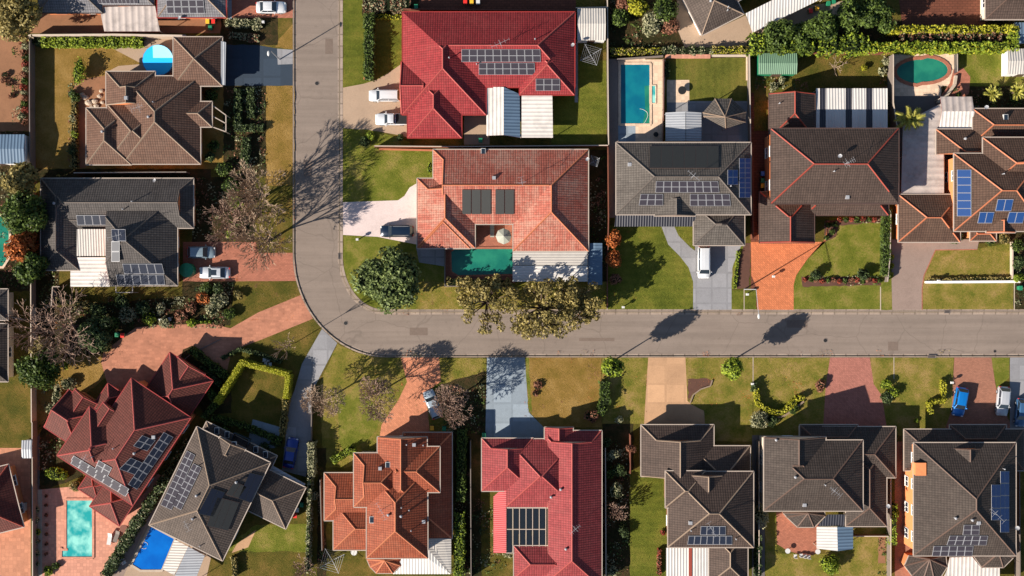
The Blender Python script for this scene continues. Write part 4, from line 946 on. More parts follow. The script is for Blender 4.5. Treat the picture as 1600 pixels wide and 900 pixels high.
H.sheet('awning', [(1165, 21, 2.9), (1211, -2, 2.9), (1280, -36, 2.9), (1290, -5, 2.5), (1176, 51, 2.5)], 'm_whiteplain', run='y', edge='gutter_w', label='white awning along its lower side'); H.posts([(1178, 49), (1288, -4)], 2.5)
H = House('edge_house', 'brown tiled house whose corner shows at the top right edge', 'house', 't_choc', 'r_brown', 'gutter_w', 'wall_cream')
H.rect(1540, -80, 1700, 30, 3.0); H.finish()
H = House('edge_house', 'dark red tiled house cut by the left edge, beside the orange paving and air conditioner', 'house', 't_maroon', 'r_red', 'gutter_w', 'wall_brick', (37, 823), -14)
H.rect(-130, 0, 0, 100, 3.0); H.finish()
mb = MB(); a = up(28, 795, .9); mb.box((a.x, a.y-.4, 0), (a.x+1.0, a.y+.8, .9)); mb.tube((a.x+.5, a.y+.2, .9), (a.x+.5, a.y+.2, .93), .35, n=14, mi=1); H.local(mb, 'air_conditioner', ['white', 'black'])
H = House('edge_house', 'dark roofed house cut by the left edge below the old shed', 'house', 't_grey', 'r_grey', 'gutter_w', 'wall_cream')
H.rect(-150, 452, 12, 500, 3.0); H.finish()
H = House('edge_house', 'dark blue-grey roofed house at the left edge beside the bare tree', 'house', 't_black', 'r_dark', 'gutter_w', 'wall_cream')
H.rect(-160, 506, 12, 596, 3.0); H.finish()
# ================================================================ TREES, HEDGES, SHRUBS
def leaves(mb, C3, nrm, size, rg, mi=0, asp=1.6):
    """many small leaf-clump quads; C3, nrm: (n,3) arrays"""
    n = len(C3); a = rg.normal(size=(n, 3)); a = np.cross(a, nrm); a /= np.linalg.norm(a, axis=1)[:, None]+1e-9
    b = np.cross(nrm, a); b /= np.linalg.norm(b, axis=1)[:, None]+1e-9
    s = (size*rg.uniform(.6, 1.35, n))[:, None]
    A, B = a*s*asp/2, b*s/2
    base = len(mb.v)
    V = np.empty((n, 4, 3)); V[:, 0] = C3-A; V[:, 1] = C3-B*.9+A*.1; V[:, 2] = C3+A; V[:, 3] = C3+B*.9+A*.1
    mb.v += [tuple(v) for v in V.reshape(-1, 3).tolist()]
    for i in range(n): mb.f.append((base+4*i, base+4*i+1, base+4*i+2, base+4*i+3))
    mb.mi += [mi]*n; mb.uv += [[(0, 0), (1, 0), (1, 1), (0, 1)]]*n
def crown_pts(rg, lobes, n, shell=.45):
    """lobes: list of (centre, (rx,ry,rz)); points in the outer shell of each lobe"""
    w_ = np.array([l[1][0]*l[1][1]+l[1][2]*l[1][0] for l in lobes]); w_ = w_/w_.sum(); k = rg.choice(len(lobes), n, p=w_)
    d = rg.normal(size=(n, 3)); d /= np.linalg.norm(d, axis=1)[:, None]; r = rg.uniform(shell, 1.0, n)**.6
    Cc = np.array([l[0] for l in lobes])[k]; Rr = np.array([l[1] for l in lobes])[k]
    P = Cc+d*Rr*r[:, None]; N = d+rg.normal(size=(n, 3))*.75+np.array([0, 0, .25]); N /= np.linalg.norm(N, axis=1)[:, None]
    return P, N
def lobes_for(rg, c, r, k, spread=.62, lr=.45):
    out = []
    for i in range(k):
        d = rg.normal(size=3); d /= np.linalg.norm(d); d[2] = d[2]*.9+.1; s = rg.uniform(.5, 1.0)*spread
        q = rg.uniform(.75, 1.2)*lr; out.append(((c[0]+d[0]*r[0]*s, c[1]+d[1]*r[1]*s, c[2]+d[2]*r[2]*s), (r[0]*q, r[1]*q, r[2]*q*.9)))
    return out
SEED = [100]
def rg_new(): SEED[0] += 1; return np.random.default_rng(SEED[0])
def tree(name, px, py, rad, h, trunk_h, leaf, label, group=None, n=2500, lobes=14, size=.34, cat='tree', zr=None, lr=.42, limbs=True, core=.0, spread=.68, base=False, oval=(1, 1)):
    """px,py: picture position of the crown's centre"""
    rg = rg_new(); zc = (h+trunk_h)/2; zr = zr or (h-trunk_h)/2; g = up(px, py, zc)
    root = empty(name, (g.x, g.y, 0), label, cat, group); c = (0, 0, zc); L = lobes_for(rg, c, (rad*oval[0], rad*oval[1], zr), lobes, spread, lr)
    t = MB(); tr = max(.09, rad*.055); t.tube((0, 0, -.1), (rg.uniform(-.15, .15), rg.uniform(-.15, .15), max(trunk_h, .4)+zr*.4), tr*1.3, tr*.7, n=8)
    tp = Vector((0, 0, max(trunk_h, .4)*.9))
    if limbs:
        for l in L: t.tube(tp, Vector(l[0]), tr*.5, tr*.15, n=5)
    t.build('trunk', M['bark'], root)
    mb = MB(); P, N = crown_pts(rg, L, n); leaves(mb, P, N, size, rg)
    if core:
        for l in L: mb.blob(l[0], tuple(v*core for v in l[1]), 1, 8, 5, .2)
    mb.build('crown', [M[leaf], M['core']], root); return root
def shrub(px, py, r, h, leaf, label, name='shrub', group=None, n=None, size=.2, core='core', cat='shrub', oval=(1, 1), k=7):
    rg = rg_new(); g = up(px, py, h*.5); root = empty(name, (g.x, g.y, 0), label, cat, group)
    n = n or int(260*r*r+160); L = lobes_for(rg, (0, 0, h*.52), (r*oval[0], r*oval[1], h*.48), k, .45, .6); mb = MB(); P, N = crown_pts(rg, L, n); P[:, 2] = np.maximum(P[:, 2], .03)
    leaves(mb, P, N, size, rg)
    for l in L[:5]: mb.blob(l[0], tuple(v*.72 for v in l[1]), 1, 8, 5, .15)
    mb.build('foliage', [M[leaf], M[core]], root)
    t = MB(); t.tube((0, 0, -.05), (0, 0, h*.5), .06, .03, n=5); t.build('stem', M['bark'], root); return root
def hedge(path, wd, h, leaf, label, name='hedge', size=.19, dens=34, group=None, z0=0, core='core', rough=.1, leaf2=None, mixr=.0):
    rg = rg_new(); P = [up(x, y, h*.6) for x, y in path]; c = sum(P, Vector())/len(P); c.z = 0
    mb = MB(); 
    for a, b in zip(P, P[1:]):
        a2 = Vector((a.x-c.x, a.y-c.y, 0)); b2 = Vector((b.x-c.x, b.y-c.y, 0)); d = (b2-a2); L = d.length; d.normalize(); nn = Vector((-d.y, d.x, 0))
        mb.obox(a2, b2, wd*.78, .0, h*.88+rg.uniform(0, .01), 1)
        n = int(L*(wd+2*h)*dens); t = rg.uniform(-.02, 1.02, n); f = rg.uniform(0, wd+2*h*.9, n)
        X = np.zeros((n, 3)); N = np.zeros((n, 3)); dv = np.array(d); nv = np.array(nn); A = np.array(a2)
        bumpy = 1+rough*np.sin(t*L*1.7+rg.uniform(0, 6))+rough*np.sin(t*L*4.1+1.3)
        side1 = f < h*.9; side2 = f > h*.9+wd; top = ~(side1 | side2); o = rg.normal(size=n)*.06
        cr = np.where(side1, -wd/2, np.where(side2, wd/2, (f-h*.9)-wd/2))*bumpy; z = np.where(side1, f, np.where(side2, wd+1.8*h-f, h))*np.where(top, .5+.5*bumpy, 1)
        X = A+np.outer(t*L, dv)+np.outer(cr+np.where(top, 0, o), nv); X[:, 2] = z+np.where(top, o, 0)+z0
        N = np.outer(np.where(side1, -1., np.where(side2, 1., 0)), nv); N[:, 2] += np.where(top, 1, .3); N += rg.normal(size=(n, 3))*.6; N /= np.linalg.norm(N, axis=1)[:, None]
        leaves(mb, X, N, size, rg)
        if leaf2:
            for i in range(len(mb.mi)-n, len(mb.mi)):
                if rg.random() < mixr: mb.mi[i] = 2
    return tag(mb.build(name, [M[leaf], M[core]]+([M[leaf2]] if leaf2 else []), loc=c), label, 'hedge', group)
def bare_mesh(seed, h, spread, trunk=.16, levels=6, lean=0, tw=.04, first=.22, twigs=3, ratio=(.68, .9), kb=(2, 3, 3), seg=.24):
    rg = random.Random(seed); mb = MB(); tk = MB()
    def grow(p, d, L, r, lv):
        q = p+d*L; (tk if lv == 0 else mb).tube(p, q, r, r*.72, n=7 if lv < 2 else (4 if lv < 4 else 3), cap=False)
        if lv >= levels: return
        k = (5 if lv == 0 else (rg.choice(kb) if lv < 4 else twigs))
        a0 = rg.uniform(0, 6.28)
        for i in range(k):
            ang = a0+i*2*math.pi/k+rg.uniform(-.5, .5); tilt = R(spread*rg.uniform(.55, 1.15)*(1.0 if lv else 1.05))
            a = d.orthogonal().normalized(); b = d.cross(a); nd = (d*math.cos(tilt)+(a*math.cos(ang)+b*math.sin(ang))*math.sin(tilt)); nd.z += .10; nd.normalize()
            grow(q, nd, L*rg.uniform(*ratio) if lv else h*seg*rg.uniform(.85, 1.15), max(r*.62 if lv else r*.55, tw), lv+1)
    grow(Vector((0, 0, -.1)), Vector((lean, 0, 1)).normalized(), h*first, trunk, 0)
    return tk, mb
def bare_tree(px, py, zc, seed, h, spread, label, mat='twig', scale=1, rz=0, **kw):
    g = up(px, py, zc); tk, mb = bare_mesh(seed, h, spread, **kw); root = empty('bare_tree', (g.x, g.y, 0), label, 'tree', 'bare deciduous trees', rz)
    tk.build('trunk', M['bark'], root); mb.build('branches', M[mat], root); root.scale = (scale,)*3; return root
def palm(px, py, r, h, label, n=34, leaf='l_palm', name='palm', droop=.7, group=None):
    g = up(px, py, h); root = empty(name, (g.x, g.y, 0), label, 'plant', group); rg = random.Random(px)
    t = MB(); t.tube((0, 0, -.05), (0, 0, h), .16, .12, n=8); t.build('trunk', M['bark'], root)
    fr = MB(); N = 9; prev = None
    for i in range(N+1):
        s_ = i/N; x = r*s_*.95; z = .55*r*math.sin(s_*1.9)*.6-droop*r*.35*s_**2.2; w_ = .02+.17*math.sin(math.pi*min(1, s_*.92+.06))*r/2
        L = [(x, -w_, z-.06), (x, 0, z+.04), (x, w_, z-.06)]
        if prev:
            for j in (0, 1): fr.grid_faces([prev[j], prev[j+1], L[j+1], L[j]], [(0, 1, 2, 3)])
        prev = L
    # leaflets
    for i in range(14):
        s_ = .2+.75*i/14; x = r*s_*.95; z = .55*r*math.sin(s_*1.9)*.6-droop*r*.35*s_**2.2
        for sg in (-1, 1): fr.face([(x, 0, z+.03), (x+.12*r, sg*.22*r*(1.1-s_*.6), z-.12), (x+.05*r, sg*.02, z)])
    f0 = fr.build('frond', M[leaf], root); f0.location = (0, 0, h)
    for k in range(1, n):
        f = f0.copy(); C.objects.link(f); f.rotation_euler = (0, -R(rg.uniform(-12, 62)), 2.4*k+rg.uniform(-.3, .3)); f.scale = (rg.uniform(.7, 1.08),)*3
    return root

M['l_mid'] = leaf_mat('mid_green_leaves', (56, 70, 36), (138, 152, 88), .85)
M['core_y'] = plain('inner_yellow_foliage', (120, 124, 24), .8, .95, .1, var=.3)
# ---- bare trees
B1 = bare_tree(400, 300, 6.2, 3, 9.2, 27, 'large pinkish bare tree on the verge, its long branch shadow crossing the road', 'twig', trunk=.26, levels=6, twigs=4, tw=.034)
B2 = bare_tree(408, 372, 6.2, 8, 8.6, 25, 'bare tree on the verge just above the terracotta drive beside the road', 'twig', trunk=.24, levels=6, twigs=4, tw=.034)
B3 = bare_tree(356, 345, 5, 12, 7.0, 32, 'pale pink bare tree overhanging the two silver cars, beside the charcoal house', 'twig_p', trunk=.2, levels=6, twigs=3)
B4 = bare_tree(98, 512, 6, 22, 9.0, 34, 'wide purple-brown bare tree at the left, over the hedge line', 'twig_p', trunk=.3, levels=7, twigs=2, tw=.032)
B4b = bare_tree(40, 515, 5, 23, 7, 30, 'grey bare tree at the left edge beside the dark blue-grey roof', 'twig_p', trunk=.2, levels=5, twigs=3)
B5 = bare_tree(506, 627, 4.8, 31, 7.0, 40, 'round bare tree between the grey drive and the lawn', 'twig', trunk=.15, levels=6, twigs=3, ratio=(.62, .8), kb=(3, 3, 4), first=.36, tw=.036, seg=.2)
B6 = bare_tree(588, 617, 4.8, 35, 7.0, 40, 'bare tree on the lawn left of the orange paved drive', 'twig_p', trunk=.15, levels=6, twigs=3, ratio=(.64, .84), kb=(3, 3, 4), first=.36, tw=.036, seg=.2)
B7 = bare_tree(706, 628, 4.8, 41, 7.0, 40, 'dark-centred bare tree right of the orange drive, over the silver car', 'twig_p', trunk=.16, levels=6, twigs=3, ratio=(.62, .8), kb=(3, 3, 4), first=.36, tw=.036, seg=.2)
bare_tree(451, 538, 5.5, 51, 6.6, 20, 'slender bare sapling on the green lawn beside the road bend', 'twig', trunk=.06, levels=4, twigs=3, first=.72)
bare_tree(965, 798, 2, 55, 3.0, 34, 'small rusty bare tree in the narrow shrubby strip beside the pink-red house', 'twig_p', trunk=.09, levels=5)
bare_tree(476, 888, 2, 57, 3.6, 34, 'tangled bare tree beside the rotary clothesline at the bottom edge', 'twig_p', trunk=.1, levels=5)
bare_tree(1308, 104, 1.6, 58, 3.6, 40, 'leaning bare tree with dark limbs behind the green shed', 'twig', trunk=.1, levels=3)
# ---- leafy trees
tree('broadleaf_tree', 66, 545, 2.2, 5.0, .8, 'l_olive', 'small olive tree by the long fence, between the bare tree and the green tree', n=1700, lobes=12, size=.28, lr=.3, spread=.8)
tree('broadleaf_tree', 610, 433, 5.6, 7.5, .8, 'l_mid', 'big round dark green tree on the corner lawn inside the road bend', n=12500, lobes=46, size=.34, core=.55, lr=.33, spread=.74)
tree('gum_tree', 845, 482, 5.4, 8.6, 2.4, 'l_olive', 'widest olive gum tree overhanging the road below the salmon house', 'gum trees by the road', n=5200, lobes=44, size=.28, lr=.19, spread=.95)
tree('gum_tree', 893, 478, 4.7, 8.2, 2.4, 'l_olive', 'right-hand olive gum tree over the road edge, next to the green lawn', 'gum trees by the road', n=3900, lobes=34, size=.28, lr=.19, spread=.95)
tree('gum_tree', 760, 473, 4.6, 7.8, 2.2, 'l_olive', 'left-hand olive gum tree below the green pool, smaller than the other two', 'gum trees by the road', n=3400, lobes=32, size=.28, lr=.2, spread=.95)
tree('columnar_tree', 957, 573, 1.9, 9.2, 3.2, 'l_lime', 'tall clipped lime-green tree at the kerb beside the hedge, left of the peach drive', 'street trees at the kerb', n=2600, lobes=10, size=.26, core=.75, lr=.6, spread=.45, limbs=False)
tree('columnar_tree', 1144, 575, 2.0, 8.6, 3.0, 'l_lime', 'tall clipped lime-green tree at the kerb right of the peach drive', 'street trees at the kerb', n=2600, lobes=10, size=.26, core=.75, lr=.6, spread=.45, limbs=False)
tree('conifer_tree', 33, 280, 3.2, 9.5, .5, 'l_olive', 'tall yellow-green tree at the left edge, topmost of the leafy row', 'leafy row at the left edge', n=3800, lobes=16, size=.32, core=.5)
tree('conifer_tree', 36, 335, 3.6, 10, .5, 'l_green', 'tall green tree in the middle of the leafy row at the left edge', 'leafy row at the left edge', n=4200, lobes=16, size=.32, core=.5)
tree('conifer_tree', 34, 385, 2.8, 7.5, .5, 'l_orange', 'orange-tinged tree low in the leafy row at the left edge', 'leafy row at the left edge', n=2200, lobes=10, size=.3, core=.5)
tree('conifer_tree', 48, 415, 3.0, 7.5, .5, 'l_green', 'dark green tree at the bottom of the leafy row, beside the charcoal house', 'leafy row at the left edge', n=3200, lobes=12, size=.32, core=.5)
tree('gum_tree', 22, 22, 4.6, 9, 2, 'l_olive', 'grey-olive gum tree in the top left corner', 'gum trees by the road', n=5200, lobes=20, size=.32, lr=.34)['group'] = 'gum tree'
tree('broadleaf_tree', 60, 575, 3.9, 7, .8, 'l_green', 'green tree straddling the long fence below the bare tree, left side', n=4200, lobes=16, size=.3, core=.35)
tree('broadleaf_tree', 152, 520, 3.3, 6, .6, 'l_dark', 'dark green tree above the maroon house beside the stencilled drive', n=4200, lobes=14, size=.3, core=.5)
for x, y, r, h, m, l in ((1285, 40, 3.0, 6.5, 'l_green', 'tall green tree at the left of the big hedge behind the bins'), (1335, 30, 3.6, 7, 'l_green', 'tallest green tree over the big hedge at the top edge'), (1375, 20, 3.2, 6.5, 'l_green', 'dark green tree at the top edge, right end of the cluster'),
                         (1220, 55, 3.2, 5, 'l_green', 'low green tree below the white awning'), (1250, 62, 2.8, 4.5, 'l_green', 'bushy green tree in the hedge row above the green shed')):
    tree('broadleaf_tree', x, y, r, h, .4, m, l, 'green trees over the big hedge', n=3600, lobes=14, size=.3, core=.55)
for x, y, r, m, l in ((1040, 16, 2.4, 'l_green', 'green shrubby tree by the path of the angled house'), (970, 25, 2.0, 'l_green', 'small green tree in the dark garden corner left of the angled house'), (1020, 38, 2.0, 'l_pale', 'pale shrub in the middle of the top garden'), (995, 8, 2.0, 'l_yell', 'yellow-green shrub at the top edge of the garden'), (1050, 40, 1.8, 'l_rust', 'reddish twiggy shrub beside the angled house path'), (975, 5, 1.6, 'l_rust', 'rusty shrub at the top edge next to the fence')):
    shrub(x, y, r, r*1.5, m, l, size=.26)
# ---- shrubs, each with its own place
def S(x, y, r, h, m, l, **kw): return shrub(x, y, r, h, m, l, **kw)
S(123, 112, 1.5, 2.4, 'l_lime', 'tall oval lime shrub on the dry lawn, top left', oval=(.9, 1.9)); S(118, 152, .9, 1.6, 'l_green', 'lower shrub just below the oval lime shrub'); S(116, 185, .8, 1.2, 'l_pale', 'pale shrub beside the brown house wall'); S(112, 146, .7, 1.0, 'l_dark', 'dark little shrub left of the rockery')
S(117, 210, .8, 1.2, 'l_lime', 'lime shrub in the side bed of the brown house'); S(113, 235, 1.0, 1.8, 'l_dark', 'dark shrub at the bottom of the side bed')
S(960, 375, 1.6, 2.6, 'l_orange', 'upper orange autumn shrub beside the blue shed', group='orange autumn shrubs', n=1500, core='core_br'); S(960, 404, 1.6, 2.4, 'l_orange', 'lower orange autumn shrub beside the green lawn', group='orange autumn shrubs', n=1500, core='core_br'); S(962, 436, 1.2, 1.6, 'l_rust', 'brown shrub below the two orange ones')
S(1187, 655, 1.7, 2.2, 'l_pale', 'round clipped grey-green shrub at the corner of the dark house', n=1700); S(1297, 881, 1.9, 2.4, 'l_lime', 'round lime shrub on the back lawn at the bottom edge', n=1900)
S(1190, 800, 1.6, 2.6, 'l_pale', 'tall pale-leaved shrub between the two dark houses', oval=(.8, 1.6), n=1500); S(925, 648, 1.3, 1.6, 'l_rust', 'flowering shrub at the left of the dark green hedge end'); S(967, 655, .8, 1.6, 'l_pale', 'small pale shrub in the shade beside the peach drive')
S(840, 603, .9, .7, 'l_rust', 'spiky brown shrub in the small bed on the dry lawn', n=300); S(836, 615, .6, .5, 'l_rust', 'low brown tuft below the spiky shrub', n=150)
S(1282, 603, 1.0, 1.3, 'l_rust', 'pinkish shrub at the corner of the pink drive'); S(1385, 602, 1.0, 1.2, 'l_lime', 'left lime shrub of the pair beside the pink drive'); S(1397, 612, 1.1, 1.3, 'l_lime', 'right lime shrub of the pair beside the pink drive'); S(1387, 622, 1.3, 1.2, 'l_dark', 'dark shrub in the shade below the lime pair')
S(1432, 657, .4, .5, 'l_lime', 'tiny bright tuft in the dark lawn'); S(1208, 660, 1.2, 1.2, 'l_dark', 'dark shrub in front of the dark house door'); S(1240, 640, 1.0, 1.0, 'l_green', 'green shrub inside the curved hedge')
S(985, 702, 1.0, 2.2, 'l_rust', 'rusty shrub at the top of the narrow strip'); S(957, 712, 1.1, 2.0, 'l_pale', 'pale shrub in the narrow strip near its top'); S(963, 765, 1.3, 2.6, 'l_pale', 'leafy pale-green shrub in the middle of the narrow strip', oval=(.9, 1.4)); S(954, 742, 1.0, 2.0, 'l_green', 'green shrub in the narrow strip above the pale one'); S(955, 892, 1.1, 1.4, 'l_pale', 'pale shrub at the foot of the narrow strip')
S(967, 735, 1.3, 2.0, 'l_dark', 'dark shrub in the narrow strip, right of the green one'); S(975, 830, 1.2, 1.8, 'l_dark', 'dark shrub low in the narrow strip'); S(948, 690, 1.0, 2.0, 'l_dark', 'dark shrub beside the pink-red roof corner')
S(1036, 832, .5, .9, 'l_red', 'round red flowering shrub by the side wall'); S(1400, 800, .6, 1, 'l_lime', 'lime climber on the fence'); 
S(1497, 148, .5, .8, 'l_green', 'small shrub at the foot of the red paved steps')
for x, y, l in ((1392, 164, 'yellow-green shrub beside the kidney pool deck'), (1350, 107, 'small yellow shrub in the middle of the back lawn'), (1384, 96, 'pale shrub at the lawn edge left of the kidney pool'), (1378, 112, 'grey shrub in the bed left of the kidney pool'), (1222, 125, 'olive shrub below the green shed'), (1208, 135, 'grey-green shrub at the lower left of the green shed')):
    S(x, y, .8 if x != 1350 else .6, 1.1, 'l_pale' if x != 1350 else 'l_yell', l)
# garden belt between the charcoal and the maroon houses
belt = [(200, 492, 1.6, 'l_pale', 'pale shrub in the garden belt left of the white seat'), (222, 480, 1.5, 'l_dark', 'dark shrub at the top left of the garden belt'), (236, 498, 1.4, 'l_lime', 'spiky lime shrub at the edge of the stencilled drive'), (258, 503, 1.2, 'l_pale', 'pale low shrub beside the white seat'), (252, 483, 1.0, 'l_pale', 'blue-grey shrub in the middle of the garden belt'),
        (283, 495, 1.3, 'l_rust', 'reddish shrub by the row of little round bushes'), (300, 480, 1.3, 'l_rust', 'brown-red shrub in the middle of the belt'), (318, 468, 1.3, 'l_orange', 'orange-flecked shrub near the terracotta drive corner'), (333, 480, 1.5, 'l_pale', 'purple-grey shrub near the right end of the belt'), (345, 470, 1.6, 'l_pale', 'large grey-green shrub at the right end of the belt'),
        (322, 452, 1.2, 'l_green', 'green shrub right below the parked silver car'), (340, 452, 1.2, 'l_dark', 'dark shrub under the terracotta drive'), (360, 490, 1.2, 'l_green', 'green shrub at the lower right end of the belt'), (175, 505, 1.4, 'l_green', 'green shrub next to the dark tree'), (190, 470, 1.5, 'l_dark', 'dark shrub in the house shade at the top of the belt'),
        (125, 545, 1.3, 'l_olive', 'olive shrub under the bare tree'), (165, 540, 1.2, 'l_olive', 'olive shrub at the drive corner'), (300, 505, .9, 'l_lime', 'lime shrub above the stencilled drive'), (372, 462, 1.0, 'l_olive', 'olive shrub at the lawn corner'), (155, 485, 1.6, 'l_dark', 'dark shrub over the shaded lawn edge')]
for x, y, r, m, l in belt: S(x, y, r, r*1.2, m, l, group='shrubs of the garden belt')
for x in range(294, 334, 7): S(x, 503, .32, .6, 'l_lime', 'little round bush in the row along the top edge of the stencilled drive', group='row of little round bushes', n=120)
for i, y in enumerate(range(796, 892, 17)):
    S(57, y, .72, .9, 'l_pale' if i != 2 else 'l_lime', 'round clipped bush in the column between the fence and the peach terrace' if i != 2 else 'green bush among the pale ones in the column beside the terrace', group='column of clipped bushes', n=260)
for y in range(775, 880, 15): S(72, y, .32, .4, 'l_rust', 'small red tuft in the row at the shaded edge of the peach terrace', group='row of small red tufts', n=90)
S(85, 740, 1.6, 1.2, 'l_lime', 'leafy lime shrub at the left of the maroon house', oval=(1.3, .8)); S(98, 742, 1.0, 1.0, 'l_lime', 'lime shrub touching the maroon house wall'); S(118, 758, 1.1, 1.2, 'l_olive', 'olive shrub right above the turquoise pool'); S(75, 893, .9, .9, 'l_lime', 'lime shrub at the bottom of the peach terrace'); S(88, 885, .8, .8, 'l_green', 'green shrub beside the lime one on the terrace')
S(90, 615, 1.4, 1.4, 'l_pale', 'grey-green shrub curling round the maroon house corner', oval=(.8, 1.5)); S(106, 600, 1.3, 1.2, 'l_pale', 'pale shrub at the top left corner of the maroon house'); S(103, 570, .9, 1.2, 'l_lime', 'lime shrub by the small pink slab'); S(82, 636, 1.1, 1.2, 'l_pale', 'grey shrub low at the maroon house corner')
S(165, 655, 1.4, 1.2, 'l_dark', 'dark shrub in the shade of the maroon house entry'); S(178, 638, 1.0, 1.0, 'l_green', 'green shrub in the maroon house court'); S(350, 672, 1.0, 1.0, 'l_green', 'green shrub in front of the taupe house'); S(415, 700, 1.3, 1.0, 'l_dark', 'dark shrub beside the taupe house entry'); S(430, 690, 1.0, 1, 'l_dark', 'dark shrub beside the shaded grey drive')
S(494, 775, .8, 1.4, 'l_pale', 'pale shrub at the hedge foot left of the orange house'); S(600, 860, .6, .7, 'l_green', 'small green shrub behind the orange bay'); S(795, 865, 1.1, 1.2, 'l_pale', 'pale shrub below the pergola courtyard'); S(715, 655, 1.0, 1.4, 'l_green', 'green shrub under the bare tree by the silver car')
S(671, 262, .7, 1.2, 'l_lime', 'lime shrub against the salmon house wall', oval=(.8, 2.0)); S(578, 212, .9, 1.3, 'l_lime', 'lime shrub in front of the parked white ute'); S(570, 222, 1.1, 1.2, 'l_dark', 'dark shrub below the lime one, in the corner lawn'); S(625, 215, .6, .7, 'l_dark', 'dark shrub behind the white ute')
S(330, 150, 1.3, 1.6, 'l_green', 'green shrub beside the brown house entrance'); S(335, 130, 1.3, 1.5, 'l_dark', 'dark shrub above the brown house entrance'); S(335, 228, 1.1, 1.3, 'l_green', 'green shrub right of the brown house lower corner'); S(350, 262, 1.5, 1.6, 'l_green', 'dense green shrub above the bare trees'); S(360, 290, 1.6, 1.8, 'l_green', 'green shrub among the bare trees', ); S(372, 320, 1.4, 2.0, 'l_lime', 'lime shrub between the two bare trees'); S(376, 345, 1.3, 2.0, 'l_green', 'green shrub below the lime one, among bare trees'); S(362, 368, 1.0, 1.8, 'l_lime', 'lime shrub overhanging the terracotta drive'); S(328, 245, 1.0, 1.3, 'l_dark', 'dark shrub close under the brown roof corner')
S(402, 20+18, 1.2, .9, 'l_pale', 'pale shrub at the end of the flowering hedge'); S(395, 60, 1.0, .7, 'l_rust', 'pinkish low shrub at the drive edge')
S(1545, 372, 1.3, 1.3, 'l_green', 'green shrub at the front wall of the rust brown house'); S(1492, 371, 1.4, 1.2, 'l_dark', 'dark clipped shrub below the orange wall', oval=(1.3, .8)); S(1568, 372, 1.2, 1.2, 'l_olive', 'olive shrub right of the front porch'); S(1590, 385, 1.2, 1.6, 'l_green', 'green shrub at the right edge, topmost in the white walled bed'); S(1592, 410, 1.3, 1.6, 'l_dark', 'dark shrub at the right edge, middle of the white walled bed'); S(1590, 434, 1.0, 1.4, 'l_lime', 'lime shrub at the right edge, lowest in the bed')
S(1393, 402, .6, 1.0, 'l_yell', 'upper yellow bush of the three beside the brown drive'); S(1393, 415, .6, .9, 'l_yell', 'middle yellow bush of the three beside the brown drive'); S(1393, 430, .6, .9, 'l_yell', 'lower yellow bush of the three beside the brown drive')
for i, x in enumerate(range(1258, 1376, 9)):
    S(x, 438+rnd.uniform(-2, 2), .5, .6, ('l_red', 'l_green', 'l_rust')[i % 3], ('reddish', 'green', 'rusty')[i % 3]+' clump in the flower bed along the bottom of the green lawn', group='clumps of the front flower bed, '+('red', 'green', 'rusty')[i % 3], n=150)
for i, x in enumerate(range(1312, 1372, 9)): S(x, 343, .5, .7, 'l_green' if i % 2 else 'l_red', ('green' if i % 2 else 'red flowering')+' clump along the wall below the chocolate house', group='clumps along the house wall, '+('green' if i % 2 else 'red'), n=150)
for i, (x, y) in enumerate(((1293, 352), (1300, 362), (1292, 372), (1304, 350))): S(x, y, .6, .7, 'l_green', 'green clump at the bend of the orange path', group='clumps at the path bend', n=160)
S(1275, 430, 1.0, 1.8, 'l_dark', 'taller dark shrub at the left of the front flower bed'); S(1348, 428, 1.1, 1.9, 'l_dark', 'taller dark shrub at the right of the front flower bed')
for i, y in enumerate(range(64, 198, 9)):
    m = ('l_red', 'l_pale', 'l_rust', 'l_green')[i % 4]; nm = ('red', 'pale', 'rusty', 'green')[i % 4]
    S(38+rnd.uniform(-3, 3), y, .8, .9, m, nm+' succulent in the crowded column along the long fence, top left', group='succulents along the fence, '+nm, n=220, size=.24)
for x, y, r in ((8, 118, .8), (14, 130, .7), (18, 150, .7), (4, 125, .6)): S(x, y, r, .6, 'l_rust', 'brown tuft in the bare yard at the left edge', group='brown tufts in the bare yard', n=120)
S(60, 62, 1.2, 1.6, 'l_dark', 'dark shrub in the fence corner left of the bright hedge')
palm(1420, 188, 2.5, 3.2, 'spiky yellow-green palm beside the grey carport roof'); palm(1549, 147, 1.6, 1.2, 'left of the two round agaves near the white shed', n=46, name='agave', droop=.2, group='round agaves'); palm(1588, 143, 1.7, 1.2, 'right of the two round agaves, at the right edge', n=46, name='agave', droop=.2, group='round agaves')
# ---- hedges
hedge([(298, 546), (356, 590)], 1.1, 1.4, 'l_green', 'dark hedge between the maroon house gable and the stencilled drive'); hedge([(312, 575), (345, 600)], .9, 1.0, 'l_dark', 'low dark hedge close under the maroon house gable')
hedge([(372, 140), (372, 196)], 1.1, .9, 'l_dark', 'left dark hedge in the front garden of the brown house'); hedge([(392, 138), (392, 184)], 1.1, .8, 'l_dark', 'right dark hedge in the front garden of the brown house'); hedge([(366, 200), (412, 200)], 1.0, .9, 'l_dark', 'dark hedge across the front garden of the brown house'); hedge([(385, 215), (383, 262)], 1.2, 1.1, 'l_dark', 'dark hedge in the lower part of the same front garden')
hedge([(70, 66), (222, 66)], 1.3, 1.6, 'l_lime', 'bright green hedge along the top fence of the dry lawn', size=.26); hedge([(116, 160), (117, 262)], .9, .8, 'l_olive', 'low hedge down the side of the brown house')
hedge([(354, 36), (408, 36)], 1.1, 1.0, 'l_pale', 'flowering grey-green hedge by the white sedan', rough=.2); hedge([(358, 55), (405, 60)], 1.0, .6, 'l_pale', 'low pinkish hedge below the flowering one', leaf2='l_rust', mixr=.3)
